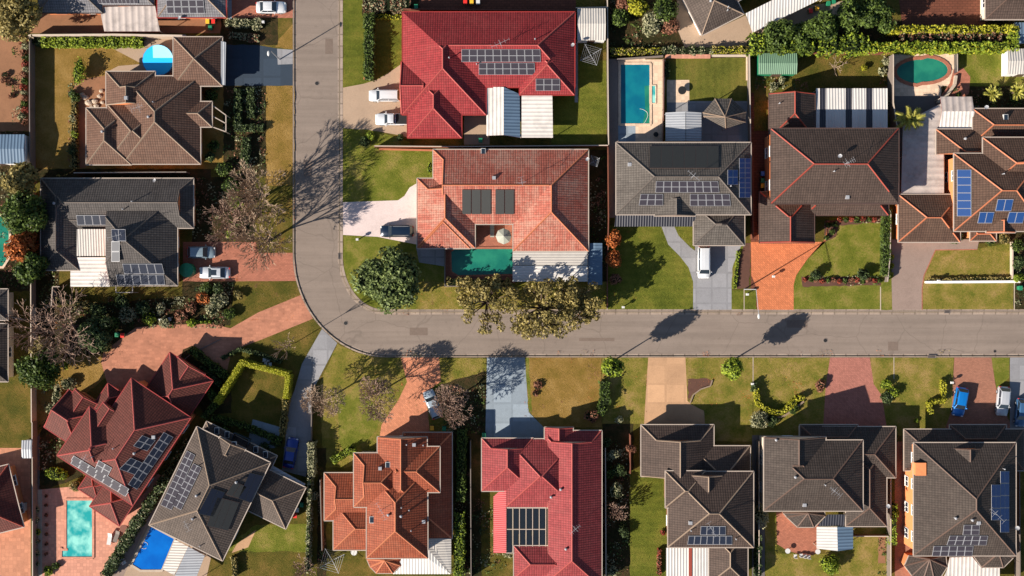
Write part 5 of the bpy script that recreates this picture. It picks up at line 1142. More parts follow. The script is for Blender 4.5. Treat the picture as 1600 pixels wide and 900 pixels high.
hedge([(577, 24), (577, 124)], 1.5, 1.9, 'l_green', 'tall clipped hedge dividing the top front lawn', size=.2); hedge([(568, 8), (640, 8)], 2.0, 1.3, 'l_pale', 'mixed pinkish hedge at the top edge beside the red house', leaf2='l_rust', mixr=.4, rough=.25); hedge([(587, 26), (630, 27)], .6, .6, 'l_yell', 'thin yellow hedge above the inner lawn')
hedge([(955, 81), (1031, 81)], 1.0, 1.0, 'l_olive', 'low brownish-yellow hedge above the blue pool', leaf2='l_yell', mixr=.5); hedge([(1035, 79), (1112, 79)], 1.0, .9, 'l_pale', 'low spiky hedge above the striped lawn', leaf2='l_dark', mixr=.5, rough=.3); hedge([(1113, 78), (1173, 78)], 1.0, 1.1, 'l_olive', 'yellow-olive hedge at the top right of the striped lawn', leaf2='l_yell', mixr=.5)
hedge([(1042, 96), (1043, 120)], .5, .7, 'l_dark', 'thin dark hedge between the pool deck and the striped lawn')
hedge([(1172, 70), (1350, 70)], 2.6, 3.2, 'l_lime', 'massive green hedge above the green shed, left half', size=.3, dens=22, rough=.16, leaf2='l_green', mixr=.45); hedge([(1350, 75), (1582, 74)], 1.3, 2.6, 'l_lime', 'long lime hedge above the kidney pool', size=.28, dens=28, rough=.1, leaf2='l_yell', mixr=.2); hedge([(1392, 47), (1585, 47)], 1.0, 2.4, 'l_yell', 'upper lime hedge, parallel to the long one', size=.26, dens=28); hedge([(1580, 47), (1580, 74)], 1.3, 2.4, 'l_lime', 'short hedge closing the right end of the two long ones', size=.26)
hedge([(1405, 59), (1570, 59)], 1.3, 1.8, 'l_rust', 'pinkish dry hedge between the two lime hedges', size=.26, rough=.3, dens=20, leaf2='l_pale', mixr=.3)
hedge([(380, 566), (452, 585), (448, 622)], .8, 2.3, 'l_yell', 'yellow clipped hedge round the top of the square court', size=.12, dens=90, rough=.02, core='core_y'); hedge([(380, 566), (340, 628)], .9, 2.3, 'l_yell', 'yellow clipped hedge down the left side of the court', size=.12, dens=90, rough=.02, core='core_y'); hedge([(325, 610), (340, 628), (318, 652)], .9, 1.6, 'l_green', 'green hedge beside the maroon house, meeting the yellow one'); hedge([(447, 625), (441, 680)], .8, 1.6, 'l_olive', 'brownish hedge at the right of the court')
hedge([(332, 652), (380, 665), (440, 690)], .9, 1.2, 'l_green', 'dark hedge across the front of the taupe house'); hedge([(347, 560), (375, 545), (402, 552), (440, 566)], .5, 1.0, 'l_dark', 'dark wavy hedge along the court top')
hedge([(166, 898), (215, 815), (262, 745), (298, 690)], 1.5, 2.0, 'l_dark', 'long dark diagonal hedge between the peach terrace and the deep blue pool', size=.22, leaf2='l_pale', mixr=.15)
hedge([(487, 690), (487, 745)], 1.0, 2.2, 'l_pale', 'pale flowering hedge beside the dark blue car'); hedge([(485, 748), (481, 890)], .5, 2.4, 'l_pale', 'thin tall pale hedge left of the orange house', leaf2='l_green', mixr=.3)
hedge([(722, 672), (720, 780)], 1.3, 2.2, 'l_green', 'dark green hedge right of the orange house, upper part'); hedge([(718, 800), (718, 898)], 1.5, 2.2, 'l_lime', 'lime hedge right of the orange house, lower part', leaf2='l_green', mixr=.4); hedge([(520, 720), (550, 702), (556, 712)], 1.0, 1.2, 'l_lime', 'curved lime hedge above the orange house')
hedge([(945, 596), (945, 632)], 1.5, 1.5, 'l_green', 'clipped block of green hedge below the kerb tree', size=.18); hedge([(942, 634), (936, 648)], 1.3, 1.2, 'l_green', 'short end of the green hedge beside the flowering shrub')
hedge([(1181, 608), (1184, 630), (1200, 642), (1222, 645), (1236, 632), (1246, 622), (1256, 622)], .7, 1.1, 'l_yell', 'curved yellow-green hedge in front of the dark house', dens=46); hedge([(1178, 598), (1177, 612)], .5, 1.2, 'l_dark', 'short dark hedge at the lot boundary by the letterbox')
hedge([(1385, 330), (1383, 430)], 1.1, 1.4, 'l_green', 'long green hedge between the green lawn and the brown drive', size=.2, dens=46, rough=.05); hedge([(1452, 437), (1580, 435)], .5, .5, 'l_olive', 'low hedge just inside the white front wall'); hedge([(1473, 594), (1475, 626), (1452, 628), (1454, 646)], .6, 1.0, 'l_yell', 'zigzag yellow hedge beside the blue hatchback', dens=46)
hedge([(1396, 788), (1394, 850)], .8, 2.0, 'l_lime', 'bright lime hedge beside the back lawn fence'); hedge([(1154, 392), (1148, 450)], .4, .4, 'l_lime', 'low lime edging hedge on the right of the grey drive'); hedge([(90, 470), (150, 478)], 1.0, 1.2, 'l_olive', 'ragged olive hedge below the charcoal house patio', rough=.3)
hedge([(700, 440), (796, 443)], 1.2, 1.6, 'l_olive', 'olive hedge between the green pool and the gum trees', rough=.3); hedge([(365, 870), (368, 900)], .7, 1.0, 'l_olive', 'small hedge at the bottom edge by the shaded lawn'); hedge([(1185, 836), (1184, 900)], .8, 1.8, 'l_dark', 'dark hedge right of the stepped brown house')
hedge([(1030, 858), (1030, 898)], .5, .8, 'l_rust', 'narrow red hedge along the white patio', leaf2='l_red', mixr=.6)

# ---- loose ground cover in the garden beds and fallen leaves under the trees
def scatter(name, areas, dens, mats, size, seed, zr=(.02, .3)):
    rg = np.random.default_rng(seed); mb = MB(); mats_ = [M[m] for m in mats]
    for (x0, y0, x1, y1) in areas:
        a = up(x0, y1); b = up(x1, y0); n = int((b.x-a.x)*(b.y-a.y)*dens); k = max(1, n//14)
        cx = rg.uniform(a.x, b.x, k); cy = rg.uniform(a.y, b.y, k); kk = rg.integers(0, k, n); sp = rg.uniform(.15, .8, k)[kk]
        P = np.stack([np.clip(cx[kk]+rg.normal(size=n)*sp, a.x, b.x), np.clip(cy[kk]+rg.normal(size=n)*sp, a.y, b.y), rg.uniform(zr[0], zr[1], n)], 1)
        N = rg.normal(size=(n, 3))*.5+np.array([0, 0, 1.]); N /= np.linalg.norm(N, axis=1)[:, None]; mm = rg.integers(0, len(mats), k)[kk]
        for m in range(len(mats)):
            s_ = mm == m
            if s_.any(): leaves(mb, P[s_], N[s_], size, rg, m)
    return tag(mb.build(name, mats_), kind='stuff')
scatter('ground_cover', [(350, 136, 414, 272), (302, 278, 392, 372), (96, 482, 350, 512), (170, 465, 350, 484), (286, 442, 364, 460), (62, 560, 96, 640), (62, 650, 95, 740), (498, 705, 508, 895), (692, 600, 756, 676), (712, 690, 734, 895), (943, 690, 984, 895), (923, 240, 946, 436), (954, 2, 1056, 72), (1182, 84, 1200, 140), (1180, 118, 1262, 140), (1375, 86, 1394, 200), (1474, 138, 1598, 166), (1586, 372, 1600, 482), (49, 425, 90, 480), (1190, 40, 1580, 80), (108, 120, 122, 260), (20, 60, 44, 204), (568, 2, 650, 22), (1288, 346, 1306, 376), (1254, 432, 1376, 446), (1312, 338, 1376, 348), (0, 205, 44, 450), (1372, 838, 1388, 896), (738, 780, 790, 895)], 9, ['l_dark', 'l_green', 'l_pale', 'l_rust'], .2, 5)
scatter('fallen_leaves', [(400, 270, 460, 395), (290, 380, 400, 438), (690, 440, 948, 486), (560, 440, 700, 486), (60, 470, 200, 560), (530, 560, 760, 660), (820, 560, 1010, 650), (1076, 560, 1290, 640), (945, 360, 1000, 480), (360, 440, 460, 500), (600, 548, 1500, 556), (600, 489, 1500, 492)], 3.0, ['l_rust', 'l_orange', 'l_olive'], .1, 6, (.01, .03))
M['patch'] = pave_mat('asphalt_repair', (136, 118, 106), .62, .2)
# ================================================================ FENCES AND WALLS
def fence(path, h, label, mat='fence', rail='fence_lt', th=.06, name='fence', cat='fence', step=2.4, group='boundary fences'):
    P = [up(x, y, h) for x, y in path]; c = sum(P, Vector())/len(P); c.z = 0; root = empty(name, c, label, cat, group)
    pn = MB(); rl = MB(); pm = MB(); pm.box((-.06, -.06, -.05), (.06, .06, h-.045)); p0 = None
    for a, b in zip(P, P[1:]):
        a = Vector((a.x-c.x, a.y-c.y, 0)); b = Vector((b.x-c.x, b.y-c.y, 0)); pn.obox(a, b, th, 0.02, h-.04); rl.obox(a, b, th+.07, h-.04, h+.02)
        L = (b-a).length; n = max(1, int(L/step))
        for i in range(n+1):
            q = a.lerp(b, i/n)
            if p0 is None: p0 = pm.build('post', M[mat], root, loc=(q.x, q.y, 0))
            else: pc = p0.copy(); C.objects.link(pc); pc.location = (q.x, q.y, 0)
    pn.build('panel', M[mat], root); rl.build('top_rail', M[rail], root); return root
F = fence
F([(46, 58), (46, 170), (47, 268)], 1.9, 'long dark fence left of the dry lawn and brown house', 'fence', 'fence'); F([(44, 55), (180, 54), (290, 56)], 1.9, 'pale capped fence behind the bright green hedge', 'stone', 'fence_lt', .22)
F([(115, 270), (291, 269)], 1.8, 'white-railed fence between the brown and charcoal houses', 'fence', 'gutter_w'); F([(48, 300), (48, 480)], 1.8, 'fence beside the charcoal house, hidden by the leafy row', 'fence', 'fence_lt'); F([(48, 482), (49, 660)], 1.8, 'pale-railed fence under the green tree at the left', 'fence_lt', 'fence_lt'); F([(50, 660), (51, 905)], 1.8, 'dark fence left of the peach terrace', 'fence', 'gutter_w')
F([(93, 448), (82, 448), (80, 478)], 1.6, 'white frame fence below the charcoal house', 'fence', 'gutter_w'); F([(0, 492), (38, 500)], 1.6, 'short white-railed fence at the left edge', 'fence', 'gutter_w')
F([(949, -10), (950, 120), (951, 226)], 1.8, 'pale-railed fence right of the red house', 'fence', 'fence_lt'); F([(585, 228), (700, 229), (950, 227)], 1.8, 'fence between the red and salmon houses', 'fence_br', 'fence_lt'); F([(630, 14), (905, 16)], 1.8, 'brown fence behind the red roof', 'fence_br', 'fence_br'); F([(900, 12), (950, 11)], 1.8, 'short pale fence above the white shed', 'fence', 'fence_lt')
F([(950, 230), (951, 340), (950, 390)], 1.8, 'reddish fence right of the salmon house', 'fence_br', 'fence_br'); F([(949, 392), (949, 480)], .5, 'low red edging between the two lawns', 'fence_br', 'fence_br', .1); F([(695, 390), (695, 446)], 1.5, 'pool fence left of the green pool', 'fence', 'fence'); F([(695, 447), (798, 449)], 1.5, 'pool fence below the green pool', 'fence', 'fence')
F([(965, 223), (1035, 222)], 1.7, 'pale fence below the blue pool deck', 'fence', 'fence_lt'); F([(1037, 92), (1037, 170), (1036, 222)], 1.3, 'thin fence between the pool deck and the striped lawn', 'fence', 'fence_br', .04); F([(1171, 84), (1173, 222)], 1.8, 'grey fence right of the striped lawn', 'fence', 'fence_lt'); F([(965, 92), (1036, 87)], 1.2, 'dark fence above the blue pool', 'fence', 'fence')
F([(1176, 230), (1177, 372)], 1.8, 'dark fence between the warm grey and chocolate houses', 'fence_br', 'fence_br'); F([(1396, 85), (1396, 160), (1402, 198)], 2.6, 'pale fence left of the kidney pool', 'fence', 'fence_lt'); F([(1496, 84), (1496, 112)], 1.2, 'pool fence right of the kidney pool', 'glass', 'gutter_w'); F([(1392, 330), (1391, 400), (1387, 440)], 1.4, 'white-railed fence along the long lime hedge', 'fence', 'gutter_w')
F([(487, 600), (486, 690)], 1.0, 'low dark fence right of the shaded grey drive', 'fence', 'fence'); F([(500, 750), (503, 860)], 1.8, 'brown fence left of the orange house', 'fence_br', 'fence'); F([(735, 690), (736, 905)], 1.8, 'fence left of the pink-red house', 'fence', 'fence'); F([(946, 700), (947, 905)], 1.8, 'fence right of the pink-red house', 'fence', 'fence_lt'); F([(985, 680), (985, 740)], 1.6, 'short brown fence left of the stepped house', 'fence_br', 'fence_br')
F([(1186, 690), (1186, 905)], 1.8, 'fence right of the stepped house', 'fence', 'fence_lt'); F([(1392, 690), (1392, 905)], 1.8, 'pale fence between the two right-hand dark houses', 'fence', 'fence_lt'); F([(1327, 838), (1388, 838)], 1.2, 'low yellow-green fence behind the white awning', 'fence_br', 'fence_lt'); F([(1593, 700), (1594, 905)], 1.8, 'fence at the right edge of the corner house', 'fence', 'fence')
F([(1178, 82), (1398, 82)], 1.7, 'fence at the foot of the big hedge', 'fence_br', 'fence_br'); F([(262, 742), (205, 838), (165, 905)], 1.7, 'pale fence along the long dark diagonal hedge', 'stone', 'fence_lt'); F([(228, 600), (252, 590), (300, 552), (345, 530)], .15, 'thin dark edging strip across the stencilled drive', 'fence', 'fence', .05, cat='edging')
def wall(path, wd, h, label, mat='wall_white', name='garden_wall'):
    P = [up(x, y, h) for x, y in path]; c = sum(P, Vector())/len(P); c.z = 0; mb = MB()
    for i, (a, b) in enumerate(zip(P, P[1:])):
        mb.obox((a.x-c.x, a.y-c.y), (b.x-c.x, b.y-c.y), wd, 0, h+.003*i)
        mb.obox((a.x-c.x, a.y-c.y), (b.x-c.x, b.y-c.y), wd+.08, h+.003*i, h+.05+.004*i)
    return tag(mb.build(name, M[mat], loc=c), label, 'wall')
wall([(1447, 441), (1594, 440)], .3, .6, 'low white front wall beside the brown drive'); wall([(1582, 378), (1582, 436)], .15, .7, 'thin pale wall at the right of the front lawn', 'fence_lt'); wall([(1040, 88), (1110, 88)], .5, .5, 'peach retaining wall above the striped lawn', 'p_peach'); wall([(1112, 87), (1172, 87)], .25, .4, 'thin pale wall at the top right of the striped lawn', 'fence_lt'); wall([(1168, 88), (1168, 125)], .3, .4, 'pale wall down the right of the striped lawn', 'p_cream')
wall([(592, 233), (676, 235)], .2, .3, 'thin orange edging wall above the front lawn', 'r_orange'); wall([(1276, 82), (1340, 83)], .3, .4, 'broken orange edging below the big hedge', 'r_orange'); wall([(1113, 594), (1110, 603), (1095, 608), (1083, 617), (1078, 630)], .12, .15, 'curved pale edging of the mulch bed by the peach drive', 'r_cream', 'edging')
wall([(1200, 655), (1225, 650), (1240, 640), (1256, 627)], .2, .3, 'curved pale edging in front of the dark house', 'r_cream', 'edging'); wall([(1465, 160), (1480, 148), (1492, 132), (1494, 118)], .35, .5, 'curved stone retaining wall below the kidney pool', 'stone')

# ================================================================ POOLS
M['w_teal'] = water_mat('deep_teal_water', (20, 118, 132), (12, 100, 124), .8); M['w_green'] = water_mat('green_pool_water', (46, 138, 112), (30, 116, 100), .72); M['w_turq'] = water_mat('turquoise_water', (40, 160, 160), (150, 222, 208), .8, .5); M['w_blue'] = water_mat('deep_blue_water', (10, 106, 196), (8, 92, 180), .85)
M['cover_b'] = plain('blue_pool_cover', (30, 178, 236), 1.0, .45, var=.05); M['cover_p'] = plain('pale_blue_pool_cover', (160, 232, 250), .95, .45, var=.04)
def pool(pts, mat, label, cop='p_cream', cw=.35, step=None, stepmat=None):
    P = [up(x, y, .06) for x, y in pts]; c = sum(P, Vector())/len(P); c.z = 0; Q = [(p.x-c.x, p.y-c.y) for p in P]
    root = empty('swimming_pool', c, label, 'pool', 'swimming pools'); m = MB(); m.poly(Q, .05); m.build('water', M[mat], root)
    k = MB()
    for i in range(len(Q)):
        a, b = Vector(Q[i]), Vector(Q[(i+1) % len(Q)]); d = (b-a).normalized(); n = Vector((d.y, -d.x))
        ctr = Vector((0, 0)); s_ = 1 if n.dot((a+b)/2) > 0 else -1; o = n*s_*cw/2; k.obox(a+o-d*cw*.5, b+o+d*cw*.5, cw, 0, .12+.0015*i)
    k.build('coping', M[cop], root)
    if step:
        s2 = MB(); s2.poly([tuple((up(x, y, .06)-c)[:2]) for x, y in step], .056); s2.build('shallow_ledge', M[stepmat], root)
    return root, c
pool([(970, 101), (1015, 101), (1015, 193), (970, 193)], 'w_teal', 'rectangular teal pool behind the warm grey house', step=[(1007, 134), (1015, 134), (1015, 193), (1004, 193), (1008, 175)], stepmat='w_green')
pool([(1016, 134), (1024, 134), (1024, 161), (1016, 161)], 'w_turq', 'small square spa on the right side of the teal pool', cw=.15)
pool([(705, 394), (712, 389), (803, 389), (803, 428), (716, 430), (706, 424)], 'w_green', 'green pool in the courtyard of the salmon house', 'p_terra')
pool([(1400+41+40*math.cos(t)*(1 if math.cos(t) > 0 else 1.0), 112+19*math.sin(t)-(3 if math.cos(t) > 0 else 0)) for t in [i*math.pi/14 for i in range(28)]], 'w_green', 'kidney shaped green pool with terracotta rim', 'p_terra', .5)
pool([(104, 782), (144, 782), (144, 870), (97, 870), (97, 857), (104, 857)], 'w_turq', 'turquoise rectangular pool on the peach terrace', 'p_peach'); pool([(236, 823), (272, 842), (252, 890), (220, 890), (207, 882)], 'w_blue', 'deep blue pool below the taupe house', 'stone')
pool([(-40, 338), (14, 338), (14, 400), (4, 416), (-40, 416)], 'w_green', 'green pool cut by the left edge', 'p_cream')
g = up(247, 94, 1.1); root = empty('above_ground_pool', (g.x, g.y, 0), 'round bright blue covered above-ground pool beside the brown house', 'pool')
m = MB(); n = 16; r = 2.45; c1 = [(r*math.cos(2*math.pi*i/n), r*math.sin(2*math.pi*i/n)) for i in range(n)]; m.prism(c1, 0, 1.1); m.build('pool_wall', M['bluep'], root)
m = MB(); m.prism([(x*.97, y*.97) for x, y in c1], 1.1, 1.14); m.build('cover', M['cover_b'], root)
m = MB(); r2 = r*.96; m.prism([(-.75, .35)] + [(r2*math.cos(t), r2*math.sin(t)) for t in [i*.145*1.02+.15 for i in range(0, 13)]], 1.14, 1.16); q = m.build('pale_sector', M['cover_p'], root)  # paler sector over about a quarter of the cover top
def hose(px, py, r, a0, a1, label):
    c = up(px, py, .1); m = MB(); P = [(r*math.cos(t)*(1+.1*math.sin(3*t)), r*math.sin(t), .08) for t in np.linspace(a0, a1, 22)]
    for a, b in zip(P, P[1:]): m.tube(a, b, .035, n=5)
    tag(m.build('pool_hose', M['white'], loc=(c.x, c.y, 0)), label, 'hose')
hose(1000, 182, 1.2, -1.5, 1.6, 'white cleaner hose floating in the teal pool'); hose(225, 852, .55, 0, 5.5, 'white cleaner hose coiled in the deep blue pool')

# ================================================================ CARS
def car(px, py, ang, col, label, L=4.7, W=1.85, H=1.45, kind='sedan', cat='car', name='parked_car', sun=False):
    """ang: heading in degrees (0 = nose to the right)"""
    g = up(px, py, .8); root = empty(name, (g.x, g.y, 0), label, cat, 'cars parked on the driveways', R(ang))
    pm = paint('car_paint', col)
    st = {'sedan': dict(hood=.30, ws=.44, rr=.72, rw=.86, belt=.62), 'suv': dict(hood=.24, ws=.36, rr=.90, rw=.965, belt=.62), 'hatch': dict(hood=.25, ws=.40, rr=.84, rw=.95, belt=.62), 'van': dict(hood=.14, ws=.27, rr=.93, rw=.975, belt=.6), 'ute': dict(hood=.28, ws=.39, rr=.56, rw=.60, belt=.62)}[kind]
    zb = H*st['belt']
    # body loft: stations nose (x=+L/2) to tail
    def sect(x, w_, z, sh): return [(x, -w_*.96, .22), (x, -w_, .45), (x, -w_*.99, z*.82), (x, -w_*sh, z), (x, 0, z+.03), (x, w_*sh, z), (x, w_*.99, z*.82), (x, w_, .45), (x, w_*.96, .22)]
    m = MB(); S = []; hw = W/2
    for t, wf, zf, sh in ((0, .70, .52, .85), (.015, .84, .66, .86), (.05, .93, .80, .88), (.12, .98, .88, .89), (st['hood'], 1, .98, .9), (st['ws'], 1, 1.0, .92), (.6, 1, 1.0, .93), (.78, .99, 1.0, .93), (.88, .97, .99, .92), (.95, .93, .95, .9), (.985, .87, .82, .88), (1, .76, .62, .86)):
        S.append(sect(L/2-t*L, hw*wf, zb*zf, sh))
    k = 9
    for a, b in zip(S, S[1:]):
        for i in range(k-1): m.grid_faces([a[i], a[i+1], b[i+1], b[i]], [(3, 2, 1, 0)])
    m.face(S[0]); m.face(S[-1][::-1]); body = m.build('body', pm, root, True)
    bm = bmesh.new(); bm.from_mesh(body.data); bmesh.ops.remove_doubles(bm, verts=bm.verts, dist=.004); bmesh.ops.recalc_face_normals(bm, faces=bm.faces); bm.to_mesh(body.data); bm.free()
    # greenhouse: dark glass with painted roof panel
    xs = [L/2-t*L for t in (st['hood'], st['ws'], st['rr'], st['rw'])]; wb, wt = hw*.90, hw*.74; zt = H
    lo = [(xs[0], -wb, zb-.03), (xs[0], wb, zb-.03), (xs[3], wb, zb-.03), (xs[3], -wb, zb-.03)]; hi = [(xs[1], -wt, zt-.05), (xs[1], wt, zt-.05), (xs[2], wt, zt-.05), (xs[2], -wt, zt-.05)]
    m = MB(); m.grid_faces(lo+hi, [(0, 1, 5, 4), (1, 2, 6, 5), (2, 3, 7, 6), (3, 0, 4, 7), (4, 5, 6, 7)]); m.build('windows', M['glass'], root)
    m = MB(); e = .04; xa, xb = xs[1]+.02, xs[2]-.02; V = []
    for i in range(7):
        x = xa+(xb-xa)*i/6; bow = .05*math.sin(math.pi*i/6)
        V.append([(x, -wt-e, zt-.07), (x, -wt*.8, zt-.01+bow*.6), (x, 0, zt+bow), (x, wt*.8, zt-.01+bow*.6), (x, wt+e, zt-.07)])
    for a, b in zip(V, V[1:]):
        for i in range(4): m.grid_faces([a[i], a[i+1], b[i+1], b[i]], [(0, 1, 2, 3)])
    for (a, b) in ((lo[0], hi[0]), (lo[1], hi[1]), (lo[2], hi[2]), (lo[3], hi[3])): m.tube(Vector(a), Vector(b), .05, n=5)
    mx = (xs[1]+xs[2])/2
    for sg in (-1, 1): m.tube((mx, sg*(wb+.005), zb), (mx, sg*(wt+.01), zt-.06), .045, n=5)
    m.build('roof', pm, root, False)
    if sun: m = MB(); m.box((mx-.1, -wt*.6, zt+.045), (mx+.75, wt*.6, zt+.06)); m.build('sunroof', M['glass'], root)
    if kind == 'suv':
        m = MB()
        for sg in (-1, 1): m = MB(); m.tube((xs[1]-.2, sg*wt, zt+.05), (xs[2]+.2, sg*wt, zt+.05), .025, n=5); m.build('roof_rail', M['alu'], root)
    if kind == 'ute':
        m = MB(); m.box((-L/2+.12, -hw*.86, zb+.015), (xs[3]-.1, hw*.86, zb+.05)); m.build('tray_cover', M['black'], root)
    for i, (sx, sy) in enumerate(((.31, 1), (.31, -1), (-.30, 1), (-.30, -1))):
        m = MB(); m.tube((sx*L, sy*(hw-.20), .33), (sx*L, sy*(hw+.01), .33), .33, n=18); wh = m.build('wheel', M['black'], root)
        m = MB(); m.tube((sx*L, sy*(hw+.005), .33), (sx*L, sy*(hw+.025), .33), .2, n=14); m.build('rim', M['alu'], wh)
    for sg in (-1, 1):
        m = MB(); m.blob((L/2-.17, sg*hw*.68, zb*.72), (.16, .2, .08), seg=8, rings=5, jit=0); m.build('headlight', M['white'], root)
        m = MB(); m.blob((-L/2+.09, sg*hw*.7, zb*.8), (.09, .2, .1), seg=8, rings=5, jit=0); m.build('tail_light', M['red'], root)
        m = MB(); m.blob((xs[0]-.3, sg*(hw+.12), zb+.05), (.09, .14, .08), seg=8, rings=5, jit=0); m.build('mirror', pm, root)
    return root
car(423, 11, 0, (244, 244, 244), 'white sedan parked above the flowering hedge, top edge'); car(601, 149, 180, (246, 246, 246), 'white wagon on the sandy drive beside the red house', kind='suv', L=5.0); car(612, 186, 180, (240, 242, 244), 'white ute with black tray cover, below the white wagon', kind='ute', L=5.2, name='parked_ute', cat='ute')
car(620, 361, 180, (22, 40, 62), 'black four-wheel drive on the pale pink drive', kind='suv', L=5.2); car(314, 394, 0, (140, 158, 168), 'grey hatchback half under the bare tree, beside the charcoal house', kind='hatch', L=4.4); car(335, 426, 180, (222, 226, 230), 'silver sedan with dark sunroof, lower of the two on the terracotta drive', sun=True, L=4.8)
car(1100, 410, -90, (246, 246, 246), 'white van with rounded nose on the grey concrete drive', kind='van', L=5.0, W=1.95, H=1.8, name='parked_van', cat='van'); car(454, 708, 80, (26, 60, 150), 'dark blue sedan in the shade beside the taupe house', kind='sedan', L=4.8); car(676, 632, 110, (176, 190, 200), 'silver car half hidden under the dark-centred bare tree', kind='suv', L=4.6)
car(1501, 628, -100, (16, 128, 214), 'bright blue hatchback on the brown paved drive', kind='hatch', L=4.6, W=1.9); car(1568, 627, -95, (206, 208, 212), 'silver hatchback to the right of the bright blue one', kind='hatch', L=4.6); car(1597, 645, -95, (70, 110, 150), 'steel blue car cut by the right edge', kind='hatch', L=4.5)

# ================================================================ SMALL STRUCTURES
def shed(x0, y0, x1, y1, h, label, mat, rise=.4, name='garden_shed', ax='x', wallm='wall_white'):
    a, b = up(x0, y1, h), up(x1, y0, h); c = (a+b)/2; root = empty(name, (c.x, c.y, 0), label, 'shed'); w_, d = (b.x-a.x)/2, (b.y-a.y)/2
    m = MB(); m.box((-w_+.1, -d+.1, 0), (w_-.1, d-.1, h-.01)); m.build('wall', M[wallm], root); m = MB()
    if ax == 'x': E = [(-w_, -d, h), (w_, -d, h), (w_, 0, h+rise), (-w_, 0, h+rise), (-w_, d, h), (w_, d, h)]
    else: E = [(-w_, d, h), (-w_, -d, h), (0, -d, h+rise), (0, d, h+rise), (w_, d, h), (w_, -d, h)]
    uvf = lambda q: [((p[0] if ax == 'x' else p[1])+50, p[1]) for p in q]
    for f in ([0, 1, 2, 3], [3, 2, 5, 4]):
        q = [E[i] for i in f]; m.face(q, 0, uvf(q))
    m.face([E[0], E[3], E[4]]); m.face([E[1], E[5], E[2]]); m.face([E[0], E[4], E[5], E[1]]); m.build('roof', M[mat], root)
    m = MB(); m.box((-w_*.25, -d+.04, 0), (w_*.25, -d+.1, h-.15)); m.build('door', M['gutter_d'], root); return root
shed(902, 13, 946, 63, 2.2, 'white shed with pinkish back slope, right of the red roof', 'm_tan', .45); shed(1185, 83, 1245, 116, 2.1, 'green corrugated shed below the big hedge', 'm_green', .35, wallm='m_green' if 0 else 'green'); shed(1574, 76, 1625, 116, 2.2, 'white shed at the right edge near the agaves', 'm_tan', .4)
shed(919, 380, 941, 445, 2.3, 'long narrow blue-grey shed beside the orange shrubs', 'm_blue', .12, ax='y'); shed(-60, 210, 39, 256, 2.4, 'blue-grey metal shed cut by the left edge', 'm_blue', .3); shed(34, 688, 50, 716, 2.0, 'small grey garden shed against the dark fence', 'm_grey', .15); shed(1585, 35, 1600, 68, 2.0, 'little blue shed at the end of the lime hedges', 'm_blue', .15)
def canopy(pts, zs, label, mat, name='shade_roof', cat='shade roof', run='y', edge=None):
    P = [up(x, y, z) for (x, y), z in zip(pts, zs)]; c = sum(P, Vector())/len(P); c.z = 0; root = empty(name, c, label, cat); Q = [p-c for p in P]
    if (Q[1]-Q[0]).cross(Q[2]-Q[0]).z < 0: Q = Q[::-1]
    m = MB(); m.face(Q, 0, [((p.x if run == 'y' else p.y)+50, p.y) for p in Q]); B = [q-Vector((0, 0, .06)) for q in Q]; m.face(B[::-1])
    for i in range(len(Q)): m.face([B[i], B[(i+1) % len(Q)], Q[(i+1) % len(Q)], Q[i]])
    m.build('roof', M[mat], root)
    for q in Q:
        m = MB(); m.tube((q.x*.95, q.y*.95, 0), (q.x*.95, q.y*.95, q.z-.06), .05, n=6); m.build('post', M['alu'], root)
    return root
canopy([(1040, 176), (1071, 174), (1071, 220), (1040, 220)], (2.5, 2.9, 2.9, 2.5), 'grey shade roof, left slope, behind the warm grey house', 'm_grey', run='x'); canopy([(1072, 174), (1096, 176), (1096, 220), (1072, 220)], (2.9, 2.5, 2.5, 2.9), 'grey shade roof, right slope, next to the gazebo', 'm_grey', run='x')
canopy([(273, 843), (294, 854), (272, 899), (254, 889)], (2.4, 2.7, 2.7, 2.4), 'pale shade roof on the right of the deep blue pool', 'm_tan', run='x'); canopy([(294, 854), (320, 868), (303, 912), (273, 900)], (2.7, 2.4, 2.4, 2.7), 'grey shade roof right of the pale one, below the taupe house', 'm_grey', run='x')
# gazebo
P = [up(x, y, 2.6) for x, y in ((1117, 154), (1143, 154), (1166, 175), (1165, 191), (1134, 201), (1099, 182), (1098, 176))]; A = up(1133, 183, 4.3); c = Vector((A.x, A.y, 0)); root = empty('gazebo', c, 'dark tiled gazebo with pale ridges behind the warm grey house', 'gazebo'); m = MB(); k = MB()
for a, b in zip(P, P[1:]+P[:1]):
    L = (b-a).length; q = [a-c, b-c, A-c]; uv = [(0, 0), (L, 0), (L/2, 2.6)]
    if (q[1]-q[0]).cross(q[2]-q[0]).z < 0: q = q[::-1]; uv = uv[::-1]
    m.face(q, 0, uv); k.tube(a-c, A-c+Vector((0, 0, .05)), .08, n=5)
rf = m.build('roof', M['t_warmgrey'], root); k.build('ridge_cap', M['r_cream'], rf)
for p in P: m = MB(); q = (p-c)*.92; m.tube((q.x, q.y, 0), (q.x, q.y, 2.62), .07, n=6); m.build('post', M['gutter_w'], root)

